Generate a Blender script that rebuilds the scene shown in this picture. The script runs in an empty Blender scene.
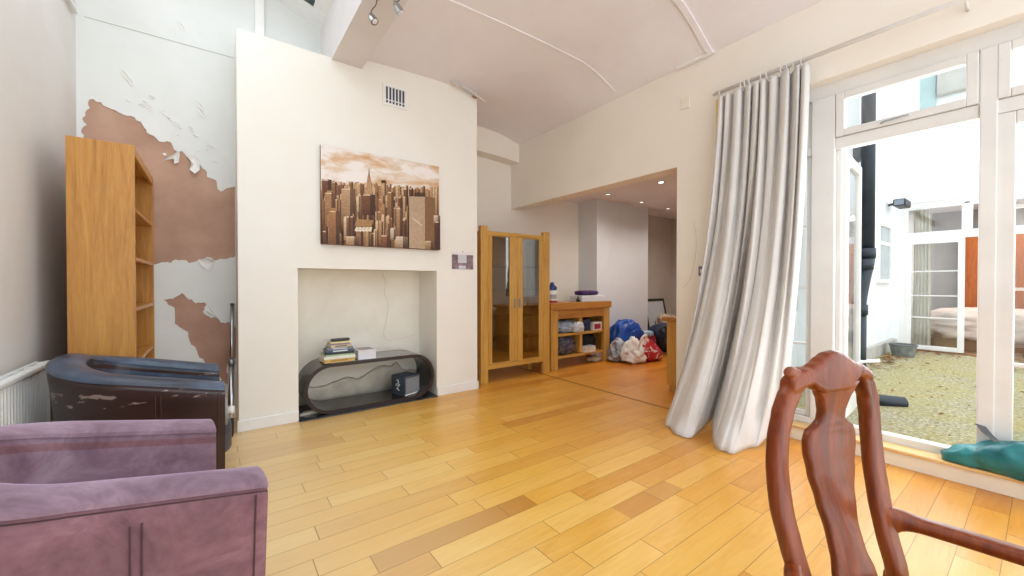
import bpy, bmesh, math, random
from mathutils import Vector, Matrix
R = math.radians
C = bpy.context.scene.collection
random.seed(7)

# ------------------------------------------------------------------ materials
def lin(h):
    h = h.lstrip('#')
    out = []
    for i in (0, 2, 4):
        c = int(h[i:i+2], 16) / 255
        out.append(c / 12.92 if c <= 0.04045 else ((c + 0.055) / 1.055) ** 2.4)
    return (*out, 1.0)

class N:
    """tiny node helper"""
    def __init__(s, name):
        s.m = bpy.data.materials.new(name); s.m.use_nodes = True
        s.t = s.m.node_tree; s.n = s.t.nodes; s.l = s.t.links
        s.b = s.n['Principled BSDF']; s.out = s.n['Material Output']
        s.tc = s.n.new('ShaderNodeTexCoord')
    def add(s, typ, **kw):
        nd = s.n.new(typ)
        for k, v in kw.items():
            if k in nd.inputs.keys(): nd.inputs[k].default_value = v
            else: setattr(nd, k, v)
        return nd
    def lk(s, a, b): s.l.new(a, b)
    def math(s, op, a, b=None, c=None):
        nd = s.n.new('ShaderNodeMath'); nd.operation = op
        for i, v in enumerate((a, b, c)):
            if v is None: continue
            if isinstance(v, (int, float)): nd.inputs[i].default_value = v
            else: s.lk(v, nd.inputs[i])
        return nd.outputs[0]
    def mapping(s, scale=(1, 1, 1), rot=(0, 0, 0), coord='Object'):
        mp = s.add('ShaderNodeMapping'); mp.inputs['Scale'].default_value = scale; mp.inputs['Rotation'].default_value = rot
        s.lk(s.tc.outputs[coord], mp.inputs['Vector']); return mp.outputs[0]
    def noise(s, vec, scale, detail=4, rough=.55, dist=0):
        nd = s.add('ShaderNodeTexNoise', Scale=scale, Detail=detail, Roughness=rough, Distortion=dist)
        s.lk(vec, nd.inputs['Vector']); return nd.outputs['Fac']
    def ramp(s, fac, stops):
        nd = s.add('ShaderNodeValToRGB'); e = nd.color_ramp.elements
        while len(e) < len(stops): e.new(.5)
        for el, (p, c) in zip(e, stops): el.position = p; el.color = c
        s.lk(fac, nd.inputs[0]); return nd.outputs[0]
    def mix(s, fac, a, b, mode='MIX'):
        nd = s.n.new('ShaderNodeMix'); nd.data_type = 'RGBA'; nd.blend_type = mode
        for i, v in ((0, fac), (6, a), (7, b)):
            if isinstance(v, (int, float, tuple)): nd.inputs[i].default_value = v
            else: s.lk(v, nd.inputs[i])
        return nd.outputs[2]
    def bump(s, h, strength=.2, dist=.01):
        nd = s.add('ShaderNodeBump', Strength=strength, Distance=dist)
        s.lk(h, nd.inputs['Height']); s.lk(nd.outputs[0], s.b.inputs['Normal'])
    def col(s, c):
        if isinstance(c, tuple): s.b.inputs['Base Color'].default_value = c
        else: s.lk(c, s.b.inputs['Base Color'])
    def set(s, **kw):
        for k, v in kw.items(): s.b.inputs[k.replace('_', ' ')].default_value = v
        return s.m

def plain(name, hexc, rough=.5, metal=0, vary=.06, scale=6, bump=0, bscale=40, coat=0, sheen=0, hex2=None):
    n = N(name); v = n.mapping()
    f = n.noise(v, scale, 5)
    c = lin(hexc); d = lin(hex2) if hex2 else tuple(x * (1 - vary * 2.2) for x in c[:3]) + (1,)
    n.col(n.ramp(f, [(.3, d), (.68, c)]))
    if bump: n.bump(n.noise(v, bscale, 4), bump, .004)
    return n.set(Roughness=rough, Metallic=metal, Coat_Weight=coat, Sheen_Weight=sheen)

def wood(name, c1, c2, c3, axis='z', rough=.38, scale=1.0, coat=.15):
    n = N(name)
    st = {'x': (.7, 9, 9), 'y': (9, .7, 9), 'z': (9, 9, .7)}[axis]
    v = n.mapping(tuple(x * scale for x in st))
    f = n.noise(v, 2.2, 6, .6, 1.2)
    v2 = n.mapping(tuple(x * scale * 5 for x in st)); f2 = n.noise(v2, 3, 3, .6)
    a = n.ramp(f, [(.28, lin(c1)), (.5, lin(c2)), (.75, lin(c3))])
    n.col(n.mix(.22, a, n.ramp(f2, [(.35, lin(c1)), (.65, lin(c3))])))
    n.bump(f2, .08, .002)
    return n.set(Roughness=rough, Coat_Weight=coat)

def glassmat(name, tint='#f2fafa', gloss=.08, rough=.02):
    n = N(name); n.n.remove(n.b)
    tr = n.add('ShaderNodeBsdfTransparent', Color=lin(tint)); gl = n.add('ShaderNodeBsdfGlossy', Roughness=rough)
    lw = n.add('ShaderNodeLayerWeight', Blend=.25); mx = n.add('ShaderNodeMixShader')
    n.lk(n.math('MULTIPLY_ADD', lw.outputs['Fresnel'], .55, gloss), mx.inputs[0])
    n.lk(tr.outputs[0], mx.inputs[1]); n.lk(gl.outputs[0], mx.inputs[2]); n.lk(mx.outputs[0], n.out.inputs[0])
    return n.m

def paintwall(name, hexc, hex2, blotch=.9, bump=.12):
    n = N(name); v = n.mapping()
    f = n.noise(v, blotch, 4, .6, .4); f2 = n.noise(v, 9, 5, .7)
    a = n.ramp(f, [(.3, lin(hex2)), (.66, lin(hexc))])
    n.col(n.mix(.1, a, n.ramp(f2, [(.35, lin(hex2)), (.6, lin(hexc))])))
    n.bump(n.noise(v, 14, 6, .7), bump, .004)
    return n.set(Roughness=.75)

def floor_mat():
    n = N('oak_plank_floor')
    sp = n.add('ShaderNodeSeparateXYZ'); n.lk(n.tc.outputs['Object'], sp.inputs[0])
    x, y = sp.outputs[0], sp.outputs[1]
    W = .128; L = .78
    ry = n.math('DIVIDE', n.math('ADD', y, 10.0 + .001), W); row = n.math('FLOOR', ry); fy = n.math('SUBTRACT', ry, row)
    wn = n.add('ShaderNodeTexWhiteNoise', noise_dimensions='1D'); n.lk(row, wn.inputs['W'])
    rx = n.math('DIVIDE', n.math('ADD', n.math('ADD', x, 20.0), n.math('MULTIPLY', wn.outputs['Value'], 3.0)), n.math('MULTIPLY_ADD', wn.outputs['Value'], .35, L * .8))
    ix = n.math('FLOOR', rx); fx = n.math('SUBTRACT', rx, ix)
    cb = n.add('ShaderNodeCombineXYZ'); n.lk(row, cb.inputs[0]); n.lk(ix, cb.inputs[1])
    w2 = n.add('ShaderNodeTexWhiteNoise', noise_dimensions='2D'); n.lk(cb.outputs[0], w2.inputs['Vector'])
    base = n.ramp(w2.outputs['Value'], [(0, lin('#d89e34')), (.25, lin('#e3b24c')), (.5, lin('#dca33a')), (.72, lin('#e9c168')), (.9, lin('#cf922e')), (.975, lin('#c58830'))])
    # grain
    add = n.add('ShaderNodeVectorMath', operation='MULTIPLY_ADD'); n.lk(w2.outputs['Color'], add.inputs[0]); add.inputs[1].default_value = (9, 9, 9)
    n.lk(n.mapping((1.1, 11, 1)), add.inputs[2])
    g = n.noise(add.outputs[0], 2.2, 6, .62, 1.5); g2 = n.noise(add.outputs[0], 9, 4, .6)
    col = n.mix(.26, base, n.ramp(g, [(.3, lin('#cc9138')), (.5, lin('#e6b85c')), (.72, lin('#f3d98e'))]), 'MIX')
    col = n.mix(n.math('MULTIPLY', n.math('GREATER_THAN', g2, .69), .35), col, lin('#9a6428'))
    # two darker boards of the photograph
    def box(x0, x1, y0, y1):
        return n.math('MULTIPLY', n.math('MULTIPLY', n.math('GREATER_THAN', x, x0), n.math('LESS_THAN', x, x1)), n.math('MULTIPLY', n.math('GREATER_THAN', y, y0), n.math('LESS_THAN', y, y1)))
    col = n.mix(n.math('MULTIPLY', box(.54, 1.40, 1.6475, 1.7745), .8), col, lin('#b47a30'))
    col = n.mix(n.math('MULTIPLY', box(1.70, 2.19, 1.263, 1.391), .5), col, lin('#b3742a'))
    # warmer towards the inner rooms, paler by the seats
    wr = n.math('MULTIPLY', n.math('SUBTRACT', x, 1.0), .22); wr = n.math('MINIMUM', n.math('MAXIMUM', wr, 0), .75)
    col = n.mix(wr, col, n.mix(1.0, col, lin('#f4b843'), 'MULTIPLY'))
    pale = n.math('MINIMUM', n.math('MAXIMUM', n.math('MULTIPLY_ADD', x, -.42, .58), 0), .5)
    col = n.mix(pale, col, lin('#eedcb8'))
    gap = n.math('MAXIMUM', n.math('LESS_THAN', fy, .024), n.math('LESS_THAN', fx, .0055))
    col = n.mix(n.math('MULTIPLY', gap, .62), col, lin('#6e4618'))
    n.col(col)
    n.bump(n.math('MULTIPLY_ADD', gap, -1.0, n.math('MULTIPLY', g, .12)), .25, .003)
    rr = n.math('MULTIPLY_ADD', n.noise(n.mapping(), 3, 4), .22, .22); n.lk(rr, n.b.inputs['Roughness'])
    return n.set(Coat_Weight=.12, Coat_Roughness=.2)

M = {}
M['floor'] = floor_mat()
M['white_wall'] = paintwall('warm_white_wall_paint', '#f1eee8', '#ebe7de')
M['cool_wall'] = paintwall('skylit_white_wall_paint', '#e4e6e4', '#d9dcd9', 1.2, .25)  # bluish cast of the roof light put into the white
M['left_wall'] = paintwall('grey_white_wall_paint', '#dfdddb', '#d2cfcc')
M['cream_wall'] = paintwall('cream_wall_paint', '#f2ece2', '#ece4d7')
M['ceiling'] = paintwall('ceiling_paint', '#efecf0', '#e6e1e5')
M['blue_white'] = paintwall('back_room_wall_paint', '#e2e4e8', '#d5d8de')
M['grey_wall'] = paintwall('far_wall_paint', '#cfc8c0', '#c0b8af')
M['recess_wall'] = paintwall('recess_paint', '#f3f0e6', '#e9e4d7', 2.5, .3)
M['ext_wall'] = paintwall('exterior_render', '#f6f8fa', '#e9edf0', .6, .2)
M['gloss_white'] = plain('white_gloss_paint', '#f1f0ee', .35, vary=.03)
M['frame_white'] = plain('window_frame_paint', '#e6e4e1', .4, vary=.05, scale=3)
M['sill_wood'] = wood('sill_wood', '#c99a58', '#e0b878', '#ecd09c', 'y', .5)
M['kerb'] = plain('kerb_paint', '#efe6d2', .55, vary=.05)
M['glass'] = glassmat('window_glass', '#fbfdfd')
M['cab_glass'] = glassmat('cabinet_glass', '#efe9dd', .2)
M['oak'] = wood('oak_veneer', '#9a6425', '#bb8238', '#cd974a', 'z', .4)
M['oak_h'] = wood('oak_veneer_level', '#a56c2a', '#c1883c', '#d29e52', 'x', .4)
M['oak_cab'] = wood('golden_oak', '#a8772f', '#c89644', '#d8ac5e', 'z', .4)
M['oak_cab_h'] = wood('golden_oak_level', '#a8772f', '#c89644', '#d8ac5e', 'x', .4)
M['oak_red'] = wood('reddish_oak', '#8f5a22', '#b3772f', '#c48a3e', 'x', .42)
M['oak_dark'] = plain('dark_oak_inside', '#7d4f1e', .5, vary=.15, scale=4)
M['mahogany'] = wood('mahogany', '#431707', '#78320f', '#984b1a', 'z', .3, .8, .12)
M['mahogany'].node_tree.nodes['Principled BSDF'].inputs['Specular IOR Level'].default_value = .38
M['ebony'] = plain('dark_brown_lacquer', '#231a1a', .25, vary=.15, scale=8, coat=.3)
M['slab'] = plain('black_hearth_stone', '#1c1c22', .18, vary=.3, scale=14, coat=.3, hex2='#3b3b44')
M['chrome'] = plain('satin_chrome', '#c4c8cc', .25, 1, vary=.1)
M['steel'] = plain('steel', '#a9adb2', .35, .9, vary=.1)
M['black'] = plain('black_plastic', '#17181b', .45)
M['pipe'] = plain('black_pipe_paint', '#1d2a38', .4, vary=.2)
M['white_plastic'] = plain('white_plastic', '#eeeeec', .4, vary=.02)
M['grey_plastic'] = plain('grey_plastic', '#6d6f72', .45, vary=.2)
M['radiator'] = plain('radiator_enamel', '#e9ebea', .35, vary=.03)
M['curtain'] = plain('curtain_cotton', '#dad8d6', .85, vary=.04, scale=3, bump=.15, bscale=220, sheen=.2)
M['lining'] = plain('yellow_lining', '#ecc868', .85)
M['plaster'] = plain('bare_brown_plaster', '#bf9c88', .9, scale=2.4, bump=.3, bscale=25, hex2='#a37e6c')
M['paint_flake'] = plain('paint_flake', '#eceae6', .7)
M['navy'] = plain('navy_cloth', '#22305a', .7, vary=.25, scale=12)
M['shade_dark'] = plain('dark_cloth', '#1f2027', .7, vary=.3, scale=12)
M['beige'] = plain('beige_cloth', '#cdbb9f', .8, vary=.15, scale=14)
M['concrete'] = plain('pale_concrete', '#bfbdb6', .9, vary=.1, scale=5, bump=.4)

def velvet(nm, c):
    n = N(nm); v = n.mapping()
    f = n.noise(v, 5, 7, .68, .8); f2 = n.noise(v, 40, 3)
    a = n.ramp(f, [(.3, lin(c[0])), (.5, lin(c[1])), (.68, lin(c[2]))])
    n.col(n.mix(.1, a, n.ramp(f2, [(.3, lin('#4f3541')), (.7, lin('#a98896'))])))
    n.bump(f2, .15, .003)
    n.b.inputs['Sheen Tint'].default_value = lin('#c9b8d8')
    return n.set(Roughness=.72, Sheen_Weight=.75, Sheen_Roughness=.35)
M['velvet'] = velvet('purple_velour_sheen', ('#5f4654', '#846a7a', '#a18b9a'))  # lighter copy of the panel velour, sheen of the top painted in
M['velvet_panel'] = velvet('reddish_purple_velour', ('#573840', '#7a525c', '#967079'))
def leather():
    n = N('worn_dark_leather'); v = n.mapping()
    sp = n.add('ShaderNodeSeparateXYZ'); n.lk(n.tc.outputs['Object'], sp.inputs[0])
    a = n.ramp(n.noise(v, 6, 5), [(.3, lin('#2a1a18')), (.7, lin('#3a2422'))])
    # peeling just under the rim
    band = n.math('MULTIPLY', n.math('GREATER_THAN', sp.outputs[2], .615), n.math('LESS_THAN', sp.outputs[2], .69))
    pk = n.math('MULTIPLY', band, n.math('GREATER_THAN', n.noise(n.mapping((3, 3, 9)), 2.2, 6, .65), .56))
    n.col(n.mix(pk, a, lin('#8d7a74')))
    n.bump(n.noise(v, 60, 4), .2, .003)
    return n.set(Roughness=.33, Coat_Weight=.1)
M['leather'] = leather()
M['leather_rim'] = plain('sky_sheen_blue_leather', '#4c5a70', .35, vary=.3, scale=7, hex2='#2b2d3a')  # blue of the sky reflected on the rim, painted into the leather
def patio_mat():
    n = N('mossy_gravel'); v = n.mapping()
    f = n.noise(v, 1.6, 5, .65); f2 = n.noise(v, 38, 4, .7); f3 = n.noise(v, 6, 5, .7)
    a = n.ramp(f2, [(.3, lin('#6f6a58')), (.5, lin('#a9a184')), (.68, lin('#d6cfb8'))])
    b = n.ramp(f2, [(.3, lin('#80774c')), (.55, lin('#b5aa78')), (.7, lin('#d8cfa6'))])
    n.col(n.mix(n.ramp(n.math('MULTIPLY_ADD', f, .6, n.math('MULTIPLY', f3, .4)), [(.4, (0, 0, 0, 1)), (.56, (1, 1, 1, 1))]), a, b))
    n.bump(f2, .8, .02)
    return n.set(Roughness=.95)
M['patio'] = patio_mat()

# ------------------------------------------------------------------ mesh helpers
def obj(name, bm, mat, parent=None, smooth=False, loc=(0, 0, 0), rot=(0, 0, 0)):
    me = bpy.data.meshes.new(name)
    bmesh.ops.recalc_face_normals(bm, faces=bm.faces[:])
    bm.to_mesh(me); bm.free()
    for m in (mat if isinstance(mat, (list, tuple)) else [mat]): me.materials.append(m)
    if smooth:
        for p in me.polygons: p.use_smooth = True
    o = bpy.data.objects.new(name, me); C.objects.link(o)
    o.location = loc; o.rotation_euler = rot
    if parent: o.parent = parent
    if smooth == 'auto':
        md = o.modifiers.new('edges', 'EDGE_SPLIT'); md.split_angle = R(42)
    return o
def tag(o, label, cat, group=None, kind=None):
    o['label'] = label; o['category'] = cat
    if group: o['group'] = group
    if kind: o['kind'] = kind
    return o
def thing(name, label, cat, loc=(0, 0, 0), rotz=0, group=None):
    o = bpy.data.objects.new(name, None); C.objects.link(o); o.empty_display_size = .05
    o.location = loc; o.rotation_euler = (0, 0, rotz)
    return tag(o, label, cat, group)
def struct(name, bm, mat, label=None, cat=None, smooth=False):
    o = obj(name, bm, mat, None, smooth); o['kind'] = 'structure'
    if label: o['label'] = label; o['category'] = cat
    return o
def sroot(name, loc=(0, 0, 0), rotz=0, label=None, cat=None):
    o = bpy.data.objects.new(name, None); C.objects.link(o); o.location = loc; o.rotation_euler = (0, 0, rotz); o['kind'] = 'structure'
    if label: o['label'] = label; o['category'] = cat
    return o
def B(): return bmesh.new()
def box(bm, x0, x1, y0, y1, z0, z1, bev=0, mat=None, mi=0, seg=2):
    r = bmesh.ops.create_cube(bm, size=1)
    vs = r['verts']
    bmesh.ops.scale(bm, vec=(abs(x1-x0), abs(y1-y0), abs(z1-z0)), verts=vs)
    bmesh.ops.translate(bm, vec=((x0+x1)/2, (y0+y1)/2, (z0+z1)/2), verts=vs)
    fs = list({f for v in vs for f in v.link_faces})
    if bev:
        es = list({e for v in vs for e in v.link_edges})
        rr = bmesh.ops.bevel(bm, geom=es, offset=bev, segments=seg, profile=.5, affect='EDGES')
        fs = list({f for v in rr['verts'] for f in v.link_faces}) + [f for f in fs if f.is_valid]
        vs = list({v for f in fs if f.is_valid for v in f.verts})
    for f in fs:
        if f.is_valid: f.material_index = mi
    if mat is not None: bmesh.ops.transform(bm, matrix=mat, verts=vs)
    return bm
def bx(*a, **k): return box(B(), *a, **k)
def loft(bm, secs, closed=True, cap=True, mi=0, ring=False):
    """join equal-length loops of points"""
    rows = [[bm.verts.new(p) for p in s] for s in secs]
    n = len(rows[0]); fs = []
    for i in range(len(rows) if ring else len(rows) - 1):
        a, b = rows[i], rows[(i+1) % len(rows)]
        for j in range(n if closed else n - 1):
            k = (j+1) % n
            fs.append(bm.faces.new((a[j], a[k], b[k], b[j])))
    if cap and closed and not ring:
        fs.append(bm.faces.new(rows[0][::-1])); fs.append(bm.faces.new(rows[-1]))
    for f in fs: f.material_index = mi
    return bm
def tube(bm, pts, r, n=10, cap=True, mi=0):
    pts = [Vector(p) for p in pts]; secs = []; up = None
    for i, p in enumerate(pts):
        t = (pts[min(i+1, len(pts)-1)] - pts[max(i-1, 0)]).normalized()
        if up is None: up = t.orthogonal().normalized()
        up = (up - t * up.dot(t)).normalized(); s = t.cross(up)
        rr = r[i] if isinstance(r, (list, tuple)) else r
        secs.append([p + up * (math.cos(2*math.pi*k/n) * rr) + s * (math.sin(2*math.pi*k/n) * rr) for k in range(n)])
    return loft(bm, secs, cap=cap, mi=mi)
def lathe(bm, prof, n=20, c=(0, 0, 0), mi=0):
    return loft(bm, [[(c[0] + r*math.cos(2*math.pi*k/n), c[1] + r*math.sin(2*math.pi*k/n), c[2] + z) for k in range(n)] for r, z in prof], mi=mi)
def poly(bm, pts, mi=0):
    f = bm.faces.new([bm.verts.new(p) for p in pts]); f.material_index = mi; return f
def plate(bm, pts2, y0, y1, mi=0, tri=True):
    """polygon in x,z pushed from y0 to y1"""
    a = [bm.verts.new((x, y0, z)) for x, z in pts2]; b = [bm.verts.new((x, y1, z)) for x, z in pts2]
    fs = [bm.faces.new(a), bm.faces.new(b[::-1])]
    n = len(a)
    side = [bm.faces.new((a[i], b[i], b[(i+1) % n], a[(i+1) % n])) for i in range(n)]
    if tri: bmesh.ops.triangulate(bm, faces=fs)
    return bm
def catmull(pts, k=6, closed=False):
    pts = [Vector(p) for p in pts]; out = []; n = len(pts)
    rng = range(n) if closed else range(n - 1)
    for i in rng:
        g = (lambda j: pts[j % n]) if closed else (lambda j: pts[max(0, min(n-1, j))])
        p0, p1, p2, p3 = g(i-1), g(i), g(i+1), g(i+2)
        for s in range(k):
            t = s / k
            out.append(.5*((2*p1) + (p2-p0)*t + (2*p0-5*p1+4*p2-p3)*t*t + (3*p1-p0-3*p2+p3)*t**3))
    if not closed: out.append(pts[-1])
    return out
def rrect(w, h, r, n=4):
    """rounded rectangle loop (u,v) centred"""
    out = []
    for cx, cy, a0 in ((w/2-r, h/2-r, 0), (-w/2+r, h/2-r, 90), (-w/2+r, -h/2+r, 180), (w/2-r, -h/2+r, 270)):
        for k in range(n+1):
            a = R(a0 + 90*k/n); out.append((cx + r*math.cos(a), cy + r*math.sin(a)))
    return out
def hsh(*a): 
    v = math.sin(sum(x*k for x, k in zip(a, (12.9898, 78.233, 37.719)))) * 43758.5453
    return v - math.floor(v)
from mathutils import noise as mn
def crumple(name, size, mat, parent=None, loc=(0, 0, 0), rot=0, seed=0, amp=.16, freq=3.5, sub=5, sharp=2.6, tilt=(0, 0), ridge=.6, fine=.35, pinch=0):
    """crumpled soft bag: superellipsoid sitting on z=0, displaced by ridged noise"""
    bm = B(); bmesh.ops.create_icosphere(bm, subdivisions=sub, radius=1)
    off = Vector((seed*7.31, seed*3.7, seed*1.9))
    for v in bm.verts:
        d = v.co.normalized()
        k = (abs(d.x)**sharp + abs(d.y)**sharp + abs(d.z)**sharp) ** (-1/sharp)
        q = d*freq + off
        rid = 1 - 2*abs(mn.noise(q))
        f = 1 + amp*(ridge*(rid - .45) + (1-ridge)*mn.noise(q*.6) + fine*(1 - 2*abs(mn.noise(q*2.3))) - .2)
        p = d*k*f
        p = Vector((p.x*size[0]/2, p.y*size[1]/2, p.z*size[2]/2))
        p.z += size[2]/2
        pk = 1 - pinch*max(0, min(1, p.z/size[2]))**1.2; p.x *= pk; p.y *= pk
        p.x += tilt[0]*p.z; p.y += tilt[1]*p.z
        if p.z < .012*size[2]: p.z = 0
        v.co = p
    return obj(name, bm, mat, parent, True, loc, (0, 0, rot))

# ------------------------------------------------------------------ camera
cam_d = bpy.data.cameras.new('camera'); cam = bpy.data.objects.new('camera', cam_d); C.objects.link(cam)
cam.location = (0, 0, 1.2); cam.rotation_euler = (R(90 - .57), 0, R(-36.6))
cam_d.sensor_width = 36; cam_d.lens = 36 * 399 / 1024; cam_d.clip_start = .05
bpy.context.scene.camera = cam

# ------------------------------------------------------------------ setting: floor, walls, ceiling
XL, XR, YB = -.825, 3.60, -1.3
YA = 4.33      # alcove back wall
CH0, CH1, CHY = .145, 2.40, 3.90      # chimney breast
bm = B()
poly(bm, [(XL, YB, 0), (3.8, YB, 0), (3.8, 4.9, 0), (XL, 4.9, 0)])
poly(bm, [(3.8, 1.9, 0), (7.95, 1.9, 0), (7.95, 4.9, 0), (3.8, 4.9, 0)])
struct('floor', bm, M['floor'])
# dividing strip in the floor at the opening
struct('trim_1', bx(3.47, 3.50, 2.16, 4.6, 0, .004), plain('floor_strip', '#a8772f', .5))
struct('wall_left', bx(-.95, XL, YB, 4.48, 0, 4.6), M['left_wall'])

def wall_y(name, x0, x1, y, z0, z1, t, mat): return struct(name, bx(x0, x1, y, y+t, z0, z1), mat)
# alcove wall left of the chimney: brown plaster behind, a skin of paint with torn holes in front
UP = [(-.775,1.353),(-.768,2.277),(-.763,2.285),(-.748,2.362),(-.757,2.454),(-.741,2.53),(-.715,2.559),(-.674,2.549),(-.643,2.52),(-.6,2.509),(-.562,2.488),(-.512,2.486),(-.485,2.462),(-.445,2.429),(-.411,2.371),(-.364,2.342),(-.304,2.339),(-.271,2.307),(-.238,2.265),(-.213,2.278),(-.159,2.202),(-.146,2.132),(-.115,2.146),(-.105,2.201),(-.079,2.159),(-.053,2.094),(-.015,2.083),(.014,2.037),(.041,1.985),(.09,2.022),(.142,2.041),(.142,1.443),(.076,1.414),(.017,1.404),(-.037,1.423),(-.11,1.407),(-.174,1.372),(-.218,1.395),(-.286,1.369),(-.361,1.362),(-.581,1.352)]
LO = [(-.334,1.075),(-.261,1.095),(-.22,1.127),(-.195,1.094),(-.131,1.039),(-.066,1.037),(-.086,.975),(-.033,.914),(.032,.872),(.097,.877),(.142,.814),(.142,.558),(.115,.327),(.039,.382),(-.069,.523),(-.121,.615),(-.176,.735),(-.24,.852),(-.265,.918),(-.267,1.007)]
def rough_outline(p, amp, it=2, seed=1):
    for k in range(it):
        q = []
        for i, a in enumerate(p):
            b = p[(i+1) % len(p)]; q.append(a)
            d = math.dist(a, b)
            if d > .03 and abs(a[0]-b[0]) > .004:
                h = (hsh(i, k, seed) - .5) * amp * d
                q.append(((a[0]+b[0])/2 - (b[1]-a[1])/d*h, (a[1]+b[1])/2 + (b[0]-a[0])/d*h))
        p = q
    return p
_sc = lambda p: [(x*1.031, 1.2+(z-1.2)*1.031) for x, z in p]
UP, LO = _sc(UP), _sc(LO)
UP = [(min(x, .142), z) for x, z in UP]; LO = [(min(x, .142), z) for x, z in LO]
UPR, LOR = rough_outline(UP, .55), rough_outline(LO, .5, 2, 4)
wa = struct('wall_alcove', box(bx(XL, CH0+.02, YA+.006, YA+.15, 0, 3.2), XL, .9, YA+.006, YA+.15, 3.2, 4.6), M['plaster'])
def skin_with_holes(name, outer, holes, y, thick, mat, parent):
    cu = bpy.data.curves.new(name, 'CURVE'); cu.dimensions = '2D'; cu.fill_mode = 'BOTH'; cu.extrude = thick/2
    for lp in [outer] + holes:
        sp = cu.splines.new('POLY'); sp.points.add(len(lp)-1); sp.use_cyclic_u = True
        for p, (a, b) in zip(sp.points, lp): p.co = (a, b, 0, 1)
    t = bpy.data.objects.new(name+'_t', cu); C.objects.link(t)
    bpy.context.view_layer.update()
    me = bpy.data.meshes.new_from_object(t.evaluated_get(bpy.context.evaluated_depsgraph_get()))
    bpy.data.objects.remove(t)
    me.transform(Matrix.Translation((0, y, 0)) @ Matrix.Rotation(R(90), 4, 'X'))
    me.materials.clear(); me.materials.append(mat)
    o = bpy.data.objects.new(name, me); C.objects.link(o); o.parent = parent
    return o
isl = [(-.331,2.235),(-.316,2.243),(-.305,2.23),(-.318,2.218)]
sk = skin_with_holes('paint_skin', [(XL,0),(CH0,0),(CH0,3.2),(.9,3.2),(.9,4.6),(XL,4.6)], [UPR, LOR], YA+.003, .006, M['cool_wall'], wa)
def flake(pts, lift, parent, seed=0):
    """curled scrap of paint: fan of small faces bulging off the wall"""
    pts = _sc(pts); bm = B(); n = len(pts); cx = sum(p[0] for p in pts)/n; cz = sum(p[1] for p in pts)/n
    r0 = [bm.verts.new((x, YA - lift*(.25 + .75*hsh(i, seed)), z)) for i, (x, z) in enumerate(pts)]
    r1 = [bm.verts.new((cx + (x-cx)*.5, YA-.002 - lift*.35*hsh(i, seed, 3), cz + (z-cz)*.5)) for i, (x, z) in enumerate(pts)]
    c = bm.verts.new((cx, YA-.002, cz))
    for i in range(n):
        k = (i+1) % n
        bm.faces.new((r0[i], r0[k], r1[k], r1[i])); bm.faces.new((r1[i], r1[k], c))
    return obj('paint_flake', bm, M['paint_flake'], parent)
flake([(-.34,2.17),(-.27,2.23),(-.235,2.27),(-.225,2.25),(-.232,2.18),(-.26,2.16),(-.262,2.20),(-.30,2.19)], .03, wa, 1)
flake([(-.19,2.255),(-.14,2.26),(-.10,2.22),(-.10,2.14),(-.13,2.10),(-.165,2.13),(-.15,2.19)], .04, wa, 2)
flake([(-.335,2.235),(-.316,2.243),(-.305,2.23),(-.318,2.218)], .006, wa, 3)
flake([(-.115,1.40),(-.05,1.42),(0,1.39),(-.02,1.335),(-.06,1.32),(-.10,1.36)], .03, wa, 4)
flake([(-.06,1.035),(.03,.885),(.0,.93),(-.04,.96),(-.075,.985)], .02, wa, 12)
for i in range(20):     # small blisters in the paint above the tear
    t = i/19; x = -.50 + .58*t + .08*(hsh(i, 1)-.5); z = 2.66 - .50*t + .18*(hsh(i, 2)-.35)
    s = .010 + .022*hsh(i, 3)
    flake([(x-s, z+.2*s), (x-.3*s, z+.5*s), (x+s, z-.1*s), (x+.7*s, z-.7*s), (x-.2*s, z-.4*s)], .010, wa, 20+i)
for x, z in ((-.545, 2.79), (-.52, 2.755), (-.215, 3.29), (-.10, 2.68), (-.09, 2.62)):
    flake([(x-.025, z+.03), (x+.005, z+.012), (x+.03, z-.035), (x+.018, z-.045), (x-.008, z-.01)], .010, wa, 31)
obj('crack', bx(-.78, .14, YA-.003, YA+.0005, 3.203, 3.208, 0), plain('crack_shade', '#c9c6c0', .9), wa)
# moulding end on the left wall
struct('trim_2', bx(XL, XL+.03, 3.2, 4.24, 3.165, 3.19), M['frame_white'])

# chimney breast with fireplace recess
FX0, FX1, FZ, FYB = .575, 1.895, 1.34, 4.36
bm = B()
box(bm, CH0, FX0, CHY, 4.4, 0, FZ); box(bm, FX1, CH1, CHY, 4.9, 0, FZ)
box(bm, CH0, CH1, CHY, 4.4, FZ, 3.255); box(bm, .87, CH1, CHY, 4.4, 3.255, 3.7); box(bm, CH1-.3, CH1, 4.4, 4.9, FZ, 3.7)
struct('wall_chimney_breast', bm, M['white_wall'])
bm = B(); box(bm, FX0-.1, FX1+.02, FYB, FYB+.1, 0, FZ+.1); box(bm, FX0-.08, FX0, FYB-.02, FYB, 0, FZ)
rw = struct('wall_fireplace_recess', bm, M['recess_wall'])
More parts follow.
